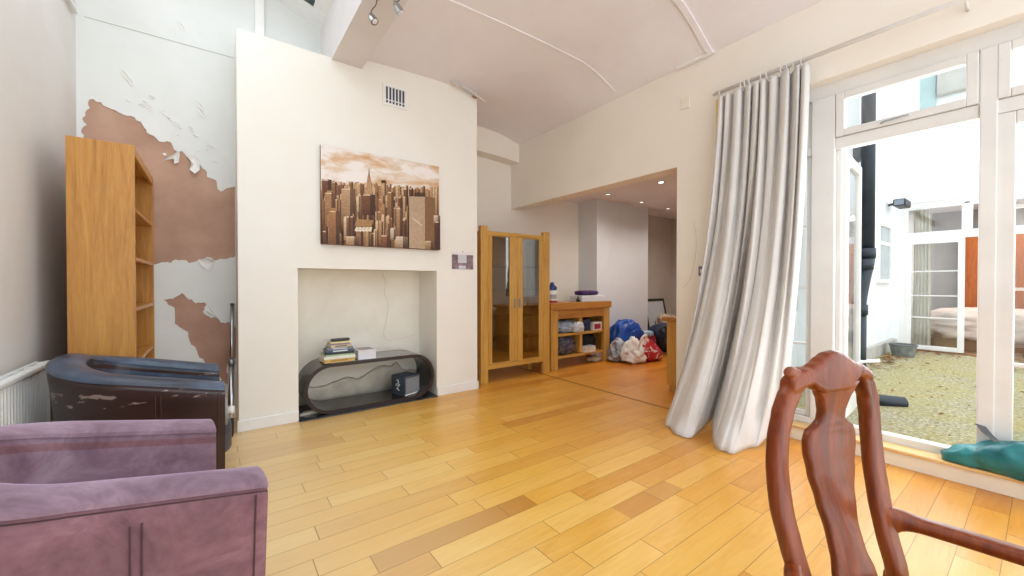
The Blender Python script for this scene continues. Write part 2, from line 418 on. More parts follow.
# peeled line of plaster low in the recess, and crack lines
def torn_band(pts, th, y, mat, name, parent):
    bm = B(); rows = [[(x, y, z), (x, y-.004, z), (x, y-.004, z-th*(.4+hsh(i, 5))), (x, y, z-th*(.4+hsh(i, 5)))] for i, (x, z) in enumerate(pts)]
    return obj(name, loft(bm, rows), mat, parent)
_pp = catmull([Vector((x, 0, z)) for x, z in ((.6,.16),(.68,.21),(.8,.17),(.95,.20),(1.1,.235),(1.2,.2),(1.32,.26),(1.45,.31),(1.56,.29),(1.62,.33),(1.70,.24),(1.85,.2),(1.89,.12))], 6)
obj('peeled_plaster', loft(B(), [[(p.x, FYB+.002, .0), (p.x, FYB-.010, .0), (p.x, FYB-.010, p.z-.03+.012*mn.noise(p*30)), (p.x, FYB-.002, p.z+.012*mn.noise(p*22))] for p in _pp]), plain('old_plaster', '#e0d8c6', .9, vary=.12, scale=9, bump=.6, bscale=18), rw, True)
obj('crack', tube(B(), catmull([(1.46,4.359,1.33),(1.50,4.359,1.22),(1.49,4.359,1.1),(1.53,4.359,.98),(1.51,4.359,.8),(1.48,4.359,.66),(1.52,4.359,.58),(1.7,4.359,.59),(1.85,4.359,.62)], 5), .0016, 5), plain('crack_line', '#cdc5b2', .9), rw)
struct('trim_3', bx(FX0+.003, FX1-.003, 3.862, 4.355, .001, .012, .002), M['slab'])
obj('torn_paper', plate(B(), [(.60,.013),(.74,.013),(.80,.03),(.72,.045),(.64,.03)], 4.0, 4.06), plain('torn_lining_paper', '#d9d0bd', .9), bpy.data.objects['trim_3'])

# right alcove, wall to the back room with its wide opening, bulkhead
struct('wall_alcove_right', bx(CH1, 5.3, 4.87, 5.0, 0, 3.7), M['cream_wall'])
OPZ, OY0 = 2.335, 2.162
bm = B()
box(bm, XR, 3.8, 1.75, OY0, 0, 3.6)
box(bm, XR, 3.8, OY0, 4.87, OPZ, 3.6)
box(bm, XR, 3.8, YB, 1.75, 2.705, 3.6)
box(bm, XR, 3.8, YB, -1.0, 0, 2.705)
struct('wall_right', bm, M['cream_wall'])
prof = [(2.3, 3.02), (2.6, 3.025), (2.9, 3.026), (3.17, 3.018), (3.4, 3.003), (3.62, 2.985)]
bm = B(); loft(bm, [[(x, 4.67, z), (x, 4.872, z), (x, 4.872, 3.6), (x, 4.67, 3.6)] for x, z in prof])
struct('wall_bulkhead', bm, M['cream_wall'])
# curved ceiling
def ceil_z(x, y):
    P = [(1.05, 3.325), (1.5, 3.35), (2.0, 3.365), (2.5, 3.37), (3.0, 3.36), (3.25, 3.335), (3.45, 3.29), (3.62, 3.245), (3.8, 3.2)]
    for (a, za), (b, zb) in zip(P, P[1:]):
        if x <= b: z = za + (zb-za)*(x-a)/(b-a); break
    w = max(.15, min(1, (3.62-x)/.55))
    return z + .085*(min(4.2, 3.9) - min(y, 3.9))*w*min(1, .4 + y*.0 + .6) if y > 0 else z + .085*3.9*w
bm = B(); xs = [1.05+i*(3.8-1.05)/28 for i in range(29)]; ys = [YB+i*(4.9-YB)/24 for i in range(25)]
g = [[bm.verts.new((x, y, ceil_z(x, y))) for x in xs] for y in ys]
for i in range(24):
    for j in range(28): bm.faces.new((g[i][j], g[i][j+1], g[i+1][j+1], g[i+1][j]))
cl = struct('ceiling', bm, M['ceiling'], smooth=True)
def ceil_strip(name, path, w, h, mat):
    bm = B(); secs = []
    pts = [Vector((x, y)) for x, y in path]
    for i, p in enumerate(pts):
        t = (pts[min(i+1, len(pts)-1)] - pts[max(i-1, 0)]).normalized(); nn = Vector((-t.y, t.x))*w/2
        a, b = p-nn, p+nn; za, zb = ceil_z(*a), ceil_z(*b)
        secs.append([(a.x, a.y, za+.01), (b.x, b.y, zb+.01), (b.x, b.y, zb-h), (a.x, a.y, za-h)])
    return struct(name, loft(bm, secs), mat)
ceil_strip('trim_4', [(1.2+i*.1, 2.84) for i in range(24)], .022, .008, M['ceiling'])
ceil_strip('trim_5', [(2.4+i*.1, 1.83) for i in range(12)] + [(3.575, 1.83)], .05, .018, M['ceiling'])
ceil_strip('trim_6', [(3.575, 1.80+i*.09) for i in range(5)], .025, .02, M['gloss_white'])
# torn plaster where chimney and ceiling meet
pf = thing('peeling_ceiling_plaster', 'torn flap of plaster hanging where chimney breast meets ceiling', 'plaster', (2.3, 3.87, 3.275))
for k, (x, z, s) in enumerate([(-.22, .065, .06), (-.1, .05, .07), (.0, .035, .08), (.09, .0, .09)]):
    bm = B(); pts = [(-s, .0, .02), (-.3*s, -.01, .035), (s, .0, .0), (.7*s, -.05, -.035), (-.1*s, -.06, -.02), (-.8*s, -.05, .0)]
    loft(bm, [[(px+x, py-.01, pz+z+.02) for px, py, pz in pts], [(px*.95+x, py-.016, pz+z+.010) for px, py, pz in pts]])
    obj('flap', bm, M['paint_flake'], pf)
obj('exposed_lath', bx(.04, .085, -.006, .03, .03, .06), plain('bare_edge', '#b8906a', .9), pf)

# beam, light well and roof light
struct('trim_7', bx(.855, 1.12, YB, 4.4, 3.236, 3.75), paintwall('beam_paint', '#e8e4e4', '#ddd8d8'))
bm = B()
struct('wall_roof_return', bx(-.95, .9, 4.33, 4.43, 4.6, 5.2), M['cool_wall'])
struct('trim_8', bx(.30, .37, 4.295, 4.33, 3.255, 4.4), M['gloss_white'])
rl = sroot('window_1')
def slope(x): return 3.72 + .36*(.9-x)
def sbar(bm, x0, x1, y0, y1, t0, t1):
    loft(bm, [[(x, y0, slope(x)+t0), (x, y1, slope(x)+t0), (x, y1, slope(x)+t1), (x, y0, slope(x)+t1)] for x in (x0, x1)])
bm = B()
for y0, y1 in ((4.08, 4.33), (3.3, 3.42), (2.5, 2.6), (1.7, 1.8), (.9, 1.0), (.0, .15)): sbar(bm, -.82, .9, y0, y1, -.02, .1)
for x0, x1 in ((.74, .9), (-.82, -.7)): sbar(bm, x0, x1, 0, 4.33, -.01, .09)
obj('frame', bm, M['gloss_white'], rl)
bm = B(); sbar(bm, -.7, .74, 3.99, 4.075, -.012, .03); obj('blind_rail', bm, plain('dark_rail', '#33454c', .4), rl)
bm = B(); poly(bm, [(-.8, 0, slope(-.8)+.06), (.9, 0, slope(.9)+.06), (.9, 4.33, slope(.9)+.06), (-.8, 4.33, slope(-.8)+.06)]); obj('pane', bm, M['glass'], rl)

# skirting boards
def skirt(name, x0, x1, y0, y1, h=.095):
    return struct(name, bx(x0, x1, y0, y1, 0, h, .006), M['gloss_white'])
skirt('baseboard_chimney_left', CH0-.012, FX0, CHY-.016, CHY)
skirt('baseboard_chimney_right', FX1, CH1+.012, CHY-.016, CHY)
skirt('baseboard_alcove', XL, CH0, YA-.016, YA)
skirt('baseboard_alcove_right', CH1, 5.05, 4.855, 4.87)
skirt('baseboard_right', XR-.016, XR, 1.75, OY0)

# back room
bm = B(); box(bm, 5.05, 6.45, 4.45, 4.9, 0, 2.75); struct('wall_back_chimney', bm, M['blue_white'])
struct('wall_back', bx(3.8, 7.95, 4.871, 5.0, 0, 2.8), M['blue_white'])
struct('wall_back_end', bx(7.9, 8.05, 1.7, 5.0, 0, 2.8), M['grey_wall'])
struct('wall_back_far', bx(6.46, 7.9, 4.862, 4.87, 0, 2.65), M['grey_wall'])
struct('ceiling_back', bx(3.8, 8.05, 1.7, 5.0, 2.6, 2.75), M['ceiling'])
struct('baseboard_back', bx(5.04, 6.46, 4.435, 4.45, 0, .1), M['gloss_white'])
dm = bx(7.88, 7.9, 3.6, 4.45, 0, 2.05); struct('door_1', dm, M['frame_white'])

# ------------------------------------------------------------------ window wall (plane x = 3.72)
struct('trim_9', bx(3.588, 3.81, -1.0, 1.75, 0, .095, .004), M['kerb'])
struct('trim_10', bx(3.57, 3.70, -1.0, 1.75, .095, .116, .005), M['sill_wood'])
w2 = sroot('window_2')
FXA, FXB = 3.70, 3.78
bm = B()
box(bm, FXA, FXB, -1.0, 1.75, 2.605, 2.706, .004)                 # head
box(bm, FXA, FXB, -1.0, 1.75, .116, .165, .004)                   # threshold
box(bm, FXA-.012, FXB, .955, 1.10, .165, 2.606, .006)             # post left of the opening
box(bm, FXA-.012, FXB, .187, .258, .165, 2.606, .006)             # post right of the opening
box(bm, FXA, FXB, 1.68, 1.75, .165, 2.606, .004)
box(bm, FXA, FXB, -1.0, -.93, .165, 2.606, .004)
box(bm, FXA, FXB, .258, .955, 2.20, 2.283, .006)                  # transom rails
box(bm, FXA, FXB, 1.10, 1.68, 2.19, 2.25, .004)
box(bm, FXA, FXB, -.93, .195, 2.20, 2.283, .006)
box(bm, FXA+.03, FXB+.01, .925, .955, .165, 2.20, .003)   # stops
obj('frame', bm, M['frame_white'], w2)
def sash(name, y0, y1, z0, z1, w, x0, x1, parent, bars=(), mat='frame_white'):
    bm = B()
    box(bm, x0, x1, y0, y0+w, z0, z1, .005); box(bm, x0, x1, y1-w, y1, z0, z1, .005)
    box(bm, x0, x1, y0+w, y1-w, z0, z0+w, .005); box(bm, x0, x1, y0+w, y1-w, z1-w, z1, .005)
    for b in bars: box(bm, x0+.008, x1-.008, y0+w, y1-w, b-.009, b+.009)
    s = obj(name, bm, M[mat], parent)
    xm = (x0+x1)/2; gb = B(); box(gb, xm-.002, xm+.002, y0+w-.006, y1-w+.006, z0+w-.006, z1-w+.006)
    obj('pane', gb, M['glass'], s)
    return s
s = sash('transom_sash', .262, .952, 2.286, 2.603, .05, 3.685, 3.75, w2)
# stay handle
obj('stay', tube(B(), [(3.68, .70, 2.305), (3.66, .68, 2.307), (3.655, .58, 2.31), (3.66, .56, 2.312)], .006, 6), M['steel'], s)
sash('transom_sash', -.92, .19, 2.286, 2.603, .05, 3.685, 3.75, w2)
sash('side_light', 1.102, 1.678, .167, 2.188, .035, 3.715, 3.76, w2, (.73, 1.17, 1.65))
sash('side_light', 1.102, 1.678, 2.252, 2.603, .035, 3.715, 3.76, w2)
sash('fixed_sash', -.92, .19, .167, 2.198, .07, 3.70, 3.76, w2, (.73, 1.17, 1.65))
# open glazed door leaf swung out over the patio
d2 = sroot('door_2', (3.775, .925, 0), R(90-85.5))
bm = B(); Lf = .64
box(bm, 0, .075, -.02, .02, .18, 2.19, .004); box(bm, Lf-.075, Lf, -.02, .02, .18, 2.19, .004)
box(bm, .075, Lf-.075, -.02, .02, .18, .36, .004); box(bm, .075, Lf-.075, -.02, .02, 2.11, 2.19, .004)
df = obj('frame', bm, M['frame_white'], d2)
obj('pane', bx(.07, Lf-.07, -.002, .002, .355, 2.115), M['glass'], d2)

# curtain pole
cp = thing('curtain_pole', 'long white curtain pole above the patio window', 'curtain pole', (3.48, 0, 2.846))
obj('rod', tube(B(), [(0, 1.735, 0), (0, -1.2, 0)], .016, 12), M['frame_white'], cp, True)
obj('end_cap', tube(B(), [(0, 1.755, 0), (0, 1.735, 0)], [.012, .017], 12), M['frame_white'], cp, True)
for y in (1.715, .30): obj('bracket', tube(B(), [(.12, y, -.02), (.05, y, -.02), (0, y, 0)], .008, 8), M['frame_white'], cp, True)

# curtain --------------------------------------------------------
cu = thing('curtain', 'long pale grey cotton curtain bunched open and trailing onto the floor', 'curtain', (3.48, 1.4, 0))
def curtain_mesh():
    top = [Vector((3.48, 1.70 - .64*i/12, 2.80)) for i in range(13)]
    botc = [(3.26,2.02,.03),(3.08,1.955,.02),(2.97,1.86,.012),(2.945,1.74,.01),(2.99,1.665,.008),(3.10,1.66,.02),(3.22,1.64,.05),(3.06,1.52,.02),(2.92,1.45,.01),(2.905,1.36,.01),(2.98,1.30,.008),(3.13,1.26,.02),(3.29,1.235,.06),(3.43,1.19,.09)]
    bot = catmull(botc, 6)
    NU, NV = 240, 84
    def samp(pts, u):
        f = u*(len(pts)-1); i = min(int(f), len(pts)-2); return pts[i].lerp(pts[i+1], f-i)
    bm = B(); rows = []
    for j in range(NV+1):
        t = j/NV; row = []
        for i in range(NU+1):
            u = i/NU
            a = samp(top, u); b = samp(bot, u)
            k = .05*t + .95*t**3.0
            p = Vector((a.x + (b.x-a.x)*k, a.y + (b.y-a.y)*(.22*t + .78*t**1.9), a.z + (b.z-a.z)*t))
            # pleats: tight at the head, broad lower down
            ph = u*math.pi*2
            nf = 9.5
            s1 = math.sin(ph*nf + 1.1*math.sin(ph*2.1) + .5*t) ; s1 = math.copysign(abs(s1)**.6, s1)
            s2 = math.sin(ph*4.3 + .8 + 1.0*math.sin(ph*1.2 + t*1.5))
            w1 = .030*(1-t)**.6 + .013; w2 = .045*min(1, t*2.2)*(1-.35*t)
            dx = s1*w1 + s2*w2 + .012*mn.noise(Vector((u*14, t*5, 3)))*min(1, 3*t)
            if t > .82: dx += .045*mn.noise(Vector((u*16, t*14, 1)))*(t-.82)/.18
            st = min(1, max(0, (t-.18)/.5)); st = st*st*(3-2*st)
            dx -= .17*st*math.exp(-((u-.45-.03*(1-t))/.018)**2)
            dx += .03*st*math.exp(-((u-.56)/.05)**2) + .035*st*math.exp(-((u-.33)/.05)**2)
            dirv = Vector((-.95, -.30, 0))
            p += dirv*dx
            p.y += .012*math.cos(ph*nf)*(1-t)
            if t < .03: p.z -= 0
            p.x = min(p.x, 3.565)
            row.append(bm.verts.new(p - Vector((3.48, 1.4, 0))))
        rows.append(row)
    for j in range(NV):
        for i in range(NU): bm.faces.new((rows[j][i], rows[j][i+1], rows[j+1][i+1], rows[j+1][i]))
    return bm
co = obj('cloth', curtain_mesh(), M['curtain'], cu, True)
md = co.modifiers.new('thick', 'SOLIDIFY'); md.thickness = .003
obj('lining', loft(B(), [[(.0, .305, z), (.004, .33, z), (.008, .305, z-.0), (.004, .30, z)] for z in (2.79, 2.6, 2.45)]), M['lining'], cu)
for y in (1.69, 1.52, 1.49, 1.455, 1.37, 1.33, 1.23, 1.19, 1.15, 1.10):
    bm = B(); ring = [[(0 + ((.030 + .005*math.cos(b)))*math.cos(a), y-1.4 + .005*math.sin(b), 2.832 + ((.030 + .005*math.cos(b)))*math.sin(a)) for b in (0, 1.57, 3.14, 4.71)] for a in [2*math.pi*k/16 for k in range(16)]]
    obj('ring', loft(bm, ring, ring=True, cap=False), M['frame_white'], cu, True)

# ------------------------------------------------------------------ small fixings on the walls
v = thing('air_vent', 'white louvred air vent high on the chimney breast above the canvas', 'vent', (1.445, CHY, 3.062))
bm = B(); box(bm, -.125, .125, -.012, 0, -.105, -.08); box(bm, -.125, .125, -.012, 0, .08, .105); box(bm, -.125, -.10, -.012, 0, -.08, .08); box(bm, .10, .125, -.012, 0, -.08, .08)
obj('frame', bm, M['white_plastic'], v)
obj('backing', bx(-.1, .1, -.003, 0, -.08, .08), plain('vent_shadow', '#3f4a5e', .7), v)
bm = B()
for k in range(7):
    x = -.1 + .2*k/6; box(bm, x-.006, x+.006, -.010, -.003, -.08, .08)
for k in range(6):
    x = -.0835 + .2*k/6; box(bm, x-.012, x+.012, -.008, -.003, -.052, -.044)
obj('slat', bm, M['white_plastic'], v)
v = thing('sensor_plate', 'blank white square plate on cream wall left of the curtain head', 'wall plate', (XR, 2.08, 2.92))
obj('plate', bx(-.012, .001, -.045, .045, -.05, .05, .003), plain('cream_plastic', '#efe8d8', .4, vary=.02), v)
obj('lip', bx(-.016, -.01, -.04, .04, -.05, -.042, .001), M['white_plastic'], v)
v = thing('light_switch', 'brushed steel double light switch beside the curtain', 'light switch', (XR, 1.895, 1.32))
obj('plate', bx(-.008, 0, -.045, .045, -.044, .044, .002), plain('brushed_steel', '#7b7f84', .4, .7), v)
for dy in (-.018, .018): obj('rocker', bx(-.013, -.007, dy-.01, dy+.01, -.016, .016, .002), M['white_plastic'], v)
tag(obj('wall_scratch', tube(B(), catmull([(XR-.001, 1.99, 1.80), (XR-.001, 1.965, 1.62), (XR-.001, 1.975, 1.45), (XR-.001, 2.02, 1.25), (XR-.001, 2.10, 1.16)], 6), .0015, 5), plain('old_cable_line', '#cfc6b4', .8)), 'thin curved mark running down cream wall by the light switch', 'wall mark')

# photo card
v = thing('photo_card', 'small unframed photo print taped to wall right of the canvas', 'photo', (2.21, CHY, 1.455))
obj('card', bx(-.145, .145, -.003, 0, -.10, .10), plain('photo_paper', '#e9e6e6', .4, vary=.02), v)
bm = B(); 
box(bm, -.135, .135, -.0042, -.003, -.09, .07)
obj('printed_picture', bm, plain('photo_print', '#a58c95', .4, scale=11, hex2='#4a3038'), v)
bm = B(); box(bm, -.06, .05, -.0048, -.0042, -.02, .07); box(bm, -.05, .04, -.0048, -.0042, -.085, -.05)
obj('pale_sky', bm, plain('photo_sky', '#d3d4dc', .5), v)
obj('pin', bx(-.006, .006, -.008, 0, .098, .112, .002), M['steel'], v)

# canvas with sepia skyline ---------------------------------------
def skyline():
    root = thing('canvas_print', 'large sepia city skyline canvas hung above the fireplace recess', 'canvas picture', (1.33, CHY, 2.0))
    W2, H2 = .575, .442
    obj('stretched_canvas', bx(-W2, W2, -.036, -.002, -H2, H2, .003), plain('canvas_edge', '#8c6546', .8, vary=.1), root)
    def cv(x, y):
        s = (x-38)/599; top = 30+110*s; bot = 520+30*s
        st = s/(1.195-.195*s); t = (y-top)/(bot-top)
        return (-W2 + 2*W2*st, H2 - 2*H2*t)
    bm = B(); cl = bm.loops.layers.float_color.new('Col')
    lay = [0]
    def face(pts, c, mi=0, c2=None):
        lay[0] += 1; y = -.0365 - lay[0]*.000035
        f = bm.faces.new([bm.verts.new((max(-W2, min(W2, a)), y, max(-H2, min(H2, b)))) for a, b in pts]); f.material_index = mi
        n = len(f.loops)
        for i, lp in enumerate(f.loops): lp[cl] = lin(c if (c2 is None or i < n/2) else c2)
    face([(-W2, H2), (W2, H2), (W2, -H2), (-W2, -H2)], '#c79a6c', 1)
    face([cv(38, 255), cv(637, 275), cv(637, 552), cv(38, 522)], '#7a4c2a', 0, '#5a3318')
    rnd = random.Random(5)
    def bld(x0, x1, yt, yb, c, shade=True, step=0):
        dx = x1-x0
        k_ = '#%02x%02x%02x' % tuple(int(int(c[i:i+2], 16)*q_) for i, q_ in ((1, .70), (3, .60), (5, .52)))
        face([cv(x0, yt), cv(x0+dx*.62, yt), cv(x0+dx*.62, yb), cv(x0, yb)], c, 0, k_)
        r, g, b = [int(c[i:i+2], 16) for i in (1, 3, 5)]
        d = '#%02x%02x%02x' % (int(r*.62), int(g*.55), int(b*.5))
        face([cv(x0+dx*.62, yt), cv(x1, yt+2), cv(x1, yb), cv(x0+dx*.62, yb)], d, 0, '#3d2110')
        if dx > 16 and rnd.random() < .8: face([cv(x0+dx*.05, yt+.5), cv(x0+dx*.58, yt+.5), cv(x0+dx*.66, yt+6), cv(x0+dx*.1, yt+6)], '#ead5b4')
        if step: face([cv(x0+dx*.2, yt-step), cv(x0+dx*.6, yt-step), cv(x0+dx*.62, yt+1), cv(x0+dx*.18, yt+1)], c)
    pal = ['#d8b388', '#b98a5c', '#99683e', '#e8cba4', '#caa072', '#a97a50', '#7e4e2c']
    for i in range(70):     # distant layer
        x = 40+i*8.6+rnd.uniform(-3, 3); s = (x-38)/599
        bld(x, x+rnd.uniform(8, 16), 232+32*s-rnd.uniform(0, 26), 380, rnd.choice(pal[:3]+pal[3:5]))
    # named shapes of the photo
    bld(45, 92, 204, 330, '#7a4a30'); bld(95, 118, 215, 330, '#9d6f48'); bld(120, 170, 232, 340, '#8d5c3c'); bld(180, 200, 214, 330, '#a3744c')
    bld(205, 250, 226, 350, '#c9a075', step=10); bld(222, 245, 222, 350, '#d6b48c')
    # tall spire
    face([cv(272, 215), cv(292, 215), cv(300, 290), cv(264, 290)], '#c59a70'); face([cv(276, 185), cv(288, 185), cv(292, 216), cv(272, 216)], '#b98d64'); face([cv(281, 150), cv(283, 150), cv(286, 186), cv(278, 186)], '#96694a')
    bld(344, 370, 207, 330, '#d9b993'); face([cv(344, 207), cv(364, 207), cv(364, 222), cv(344, 222)], '#4a2a18')
    bld(395, 415, 265, 360, '#b68658'); bld(428, 446, 238, 360, '#c59868'); bld(456, 480, 248, 350, '#8a5a38'); bld(484, 506, 246, 350, '#6d4226')
    for i in range(110):     # middle layer
        x = 42+rnd.uniform(0, 430); y = rnd.uniform(275, 365)
        bld(x, x+rnd.uniform(9, 24), y, y+130, rnd.choice(pal), step=rnd.choice((0, 0, 8)))
    bld(140, 210, 250, 420, '#cda981', step=14); bld(55, 110, 270, 470, '#b98c62', step=10); bld(245, 310, 278, 380, '#80502e'); bld(372, 405, 265, 420, '#a87c50'); bld(335, 372, 340, 470, '#b7885c', step=16)
    for i in range(80):     # near layer
        x = 42+rnd.uniform(0, 420); y = rnd.uniform(375, 480)
        bld(x, x+rnd.uniform(11, 28), y, y+110, rnd.choice(pal), step=rnd.choice((0, 6, 10)))
    bld(75, 130, 360, 560, '#b58252', step=14); bld(415, 445, 345, 480, '#c59e74', step=8)
    face([cv(215, 400), cv(300, 405), cv(290, 440), cv(205, 432)], '#b08556')
    for k in range(5): face([cv(212+k*17, 438), cv(226+k*17, 440), cv(220+k*17, 462), cv(204+k*17, 458)], '#efe0c8')
    bld(160, 228, 484, 560, '#d9bd96'); bld(335, 385, 478, 560, '#a06a40'); bld(408, 474, 484, 560, '#e3cfb2'); bld(385, 412, 445, 500, '#e9dcc8')
    # slab block at right
    face([cv(480, 288), cv(560, 288), cv(560, 545), cv(480, 540)], '#c3a78c', 2); face([cv(560, 288), cv(612, 296), cv(612, 545), cv(560, 545)], '#8a6440', 2)
    for k in range(6): face([cv(510+k*9, 270-rnd.uniform(0, 6)), cv(518+k*9, 271), cv(518+k*9, 290), cv(510+k*9, 289)], '#4d2f1c')
    face([cv(497, 390), cv(545, 428), cv(545, 434), cv(497, 396)], '#e9dcc8')
    bld(604, 637, 380, 420, '#e6d8c2'); bld(560, 606, 505, 560, '#cfae82'); bld(608, 640, 410, 560, '#5d3a22')
    def cmat(nm, k):
        n = N(nm); at = n.add('ShaderNodeAttribute', attribute_name='Col')
        br = n.add('ShaderNodeTexBrick', Scale=k); br.inputs['Color1'].default_value = (.42, .36, .32, 1); br.inputs['Color2'].default_value = (1, 1, 1, 1); br.inputs['Mortar'].default_value = (.95, .92, .9, 1); br.inputs['Mortar Size'].default_value = .03
        mp = n.mapping((1, 1, 1), (R(90), 0, 0)); n.lk(mp, br.inputs['Vector'])
        n.col(n.mix(.75, at.outputs['Color'], n.mix(1, at.outputs['Color'], br.outputs['Color'], 'MULTIPLY'))); return n.set(Roughness=.6)
    n = N('printed_sky'); sp = n.mapping((1.3, 1, 3.4)); f = n.noise(sp, 2.2, 6, .6, .5)
    n.col(n.ramp(f, [(.36, lin('#cf9f70')), (.46, lin('#d9bda0')), (.58, lin('#ece4e0'))])); sm = n.set(Roughness=.6)
    obj('print', bm, [cmat('printed_city', 34), sm, cmat('printed_tower', 60)], root)
skyline()

# ------------------------------------------------------------------ bookcase
bc = thing('bookcase', 'tall open oak bookcase against left wall behind the black tub chair', 'bookcase', (-.398, 3.37, 0), R(90))
# local: x along the width (world +y), y to the left wall
BW, BD, BH, T = .935, .29, 2.055, .022
for x in (0, BW-T): obj('side_panel', bx(x, x+T, 0, BD, 0, BH, .002), M['oak'], bc)
obj('top_panel', bx(T, BW-T, .004, BD, BH-T, BH), M['oak_h'], bc)
obj('top_rail', bx(T, BW-T, .0, .018, BH-.06, BH-T), M['oak_h'], bc)
obj('plinth', bx(T, BW-T, .01, .03, 0, .07), M['oak_h'], bc)
obj('back_panel', bx(T, BW-T, BD-.012, BD-.004, .07, BH-T), M['oak'], bc)
for z in (.08, .46, .70, 1.04, 1.36, 1.67): obj('shelf', bx(T, BW-T, .006, BD-.012, z-.011, z+.011), M['oak_h'], bc)
crumple('plastic_scrap', (.10, .09, .07), plain('pale_blue_film', '#8fb0c4', .3, vary=.3, scale=20), None, (-.48, 3.78, .471), 0, 3)
tag(bpy.data.objects['plastic_scrap'], 'crumpled pale blue scrap lying on low bookcase shelf', 'plastic scrap')

# ------------------------------------------------------------------ radiator
rd = thing('radiator', 'white ribbed panel radiator along the left wall', 'radiator', (XL+.024, 1.2, 0))
RL = 2.12
bm = B(); pr = []
nr = 60
for i in range(nr*4+1):
    y = RL*i/(nr*4); ph = i % 4; pr.append((.050 + (.010 if ph in (1, 2) else 0), y))
secs = [[(x, y, .10), (x, y, .745), (.04, y, .745), (.04, y, .10)] for x, y in pr]
obj('panel', loft(bm, secs), M['radiator'], rd)
obj('rear_panel', bx(.0, .012, 0, RL, .10, .75), M['radiator'], rd)
bm = B(); box(bm, .034, .070, -.004, RL+.004, .745, .775, .008); box(bm, -.002, .012, -.004, RL+.004, .745, .775, .006); box(bm, .012, .034, -.004, .012, .745, .78); box(bm, .012, .034, RL-.012, RL+.004, .745, .77)
for k in range(14): box(bm, .012, .034, .1+k*.14, .112+k*.14, .75, .775)
obj('top_grille', bm, M['radiator'], rd)
for y in (.3, RL-.3): obj('bracket', bx(-.002, .04, y-.02, y+.02, .15, .6), M['radiator'], rd)
obj('valve', tube(B(), [(.03, RL-.04, .1), (.03, RL-.04, .0)], .012, 8), M['steel'], rd, True)

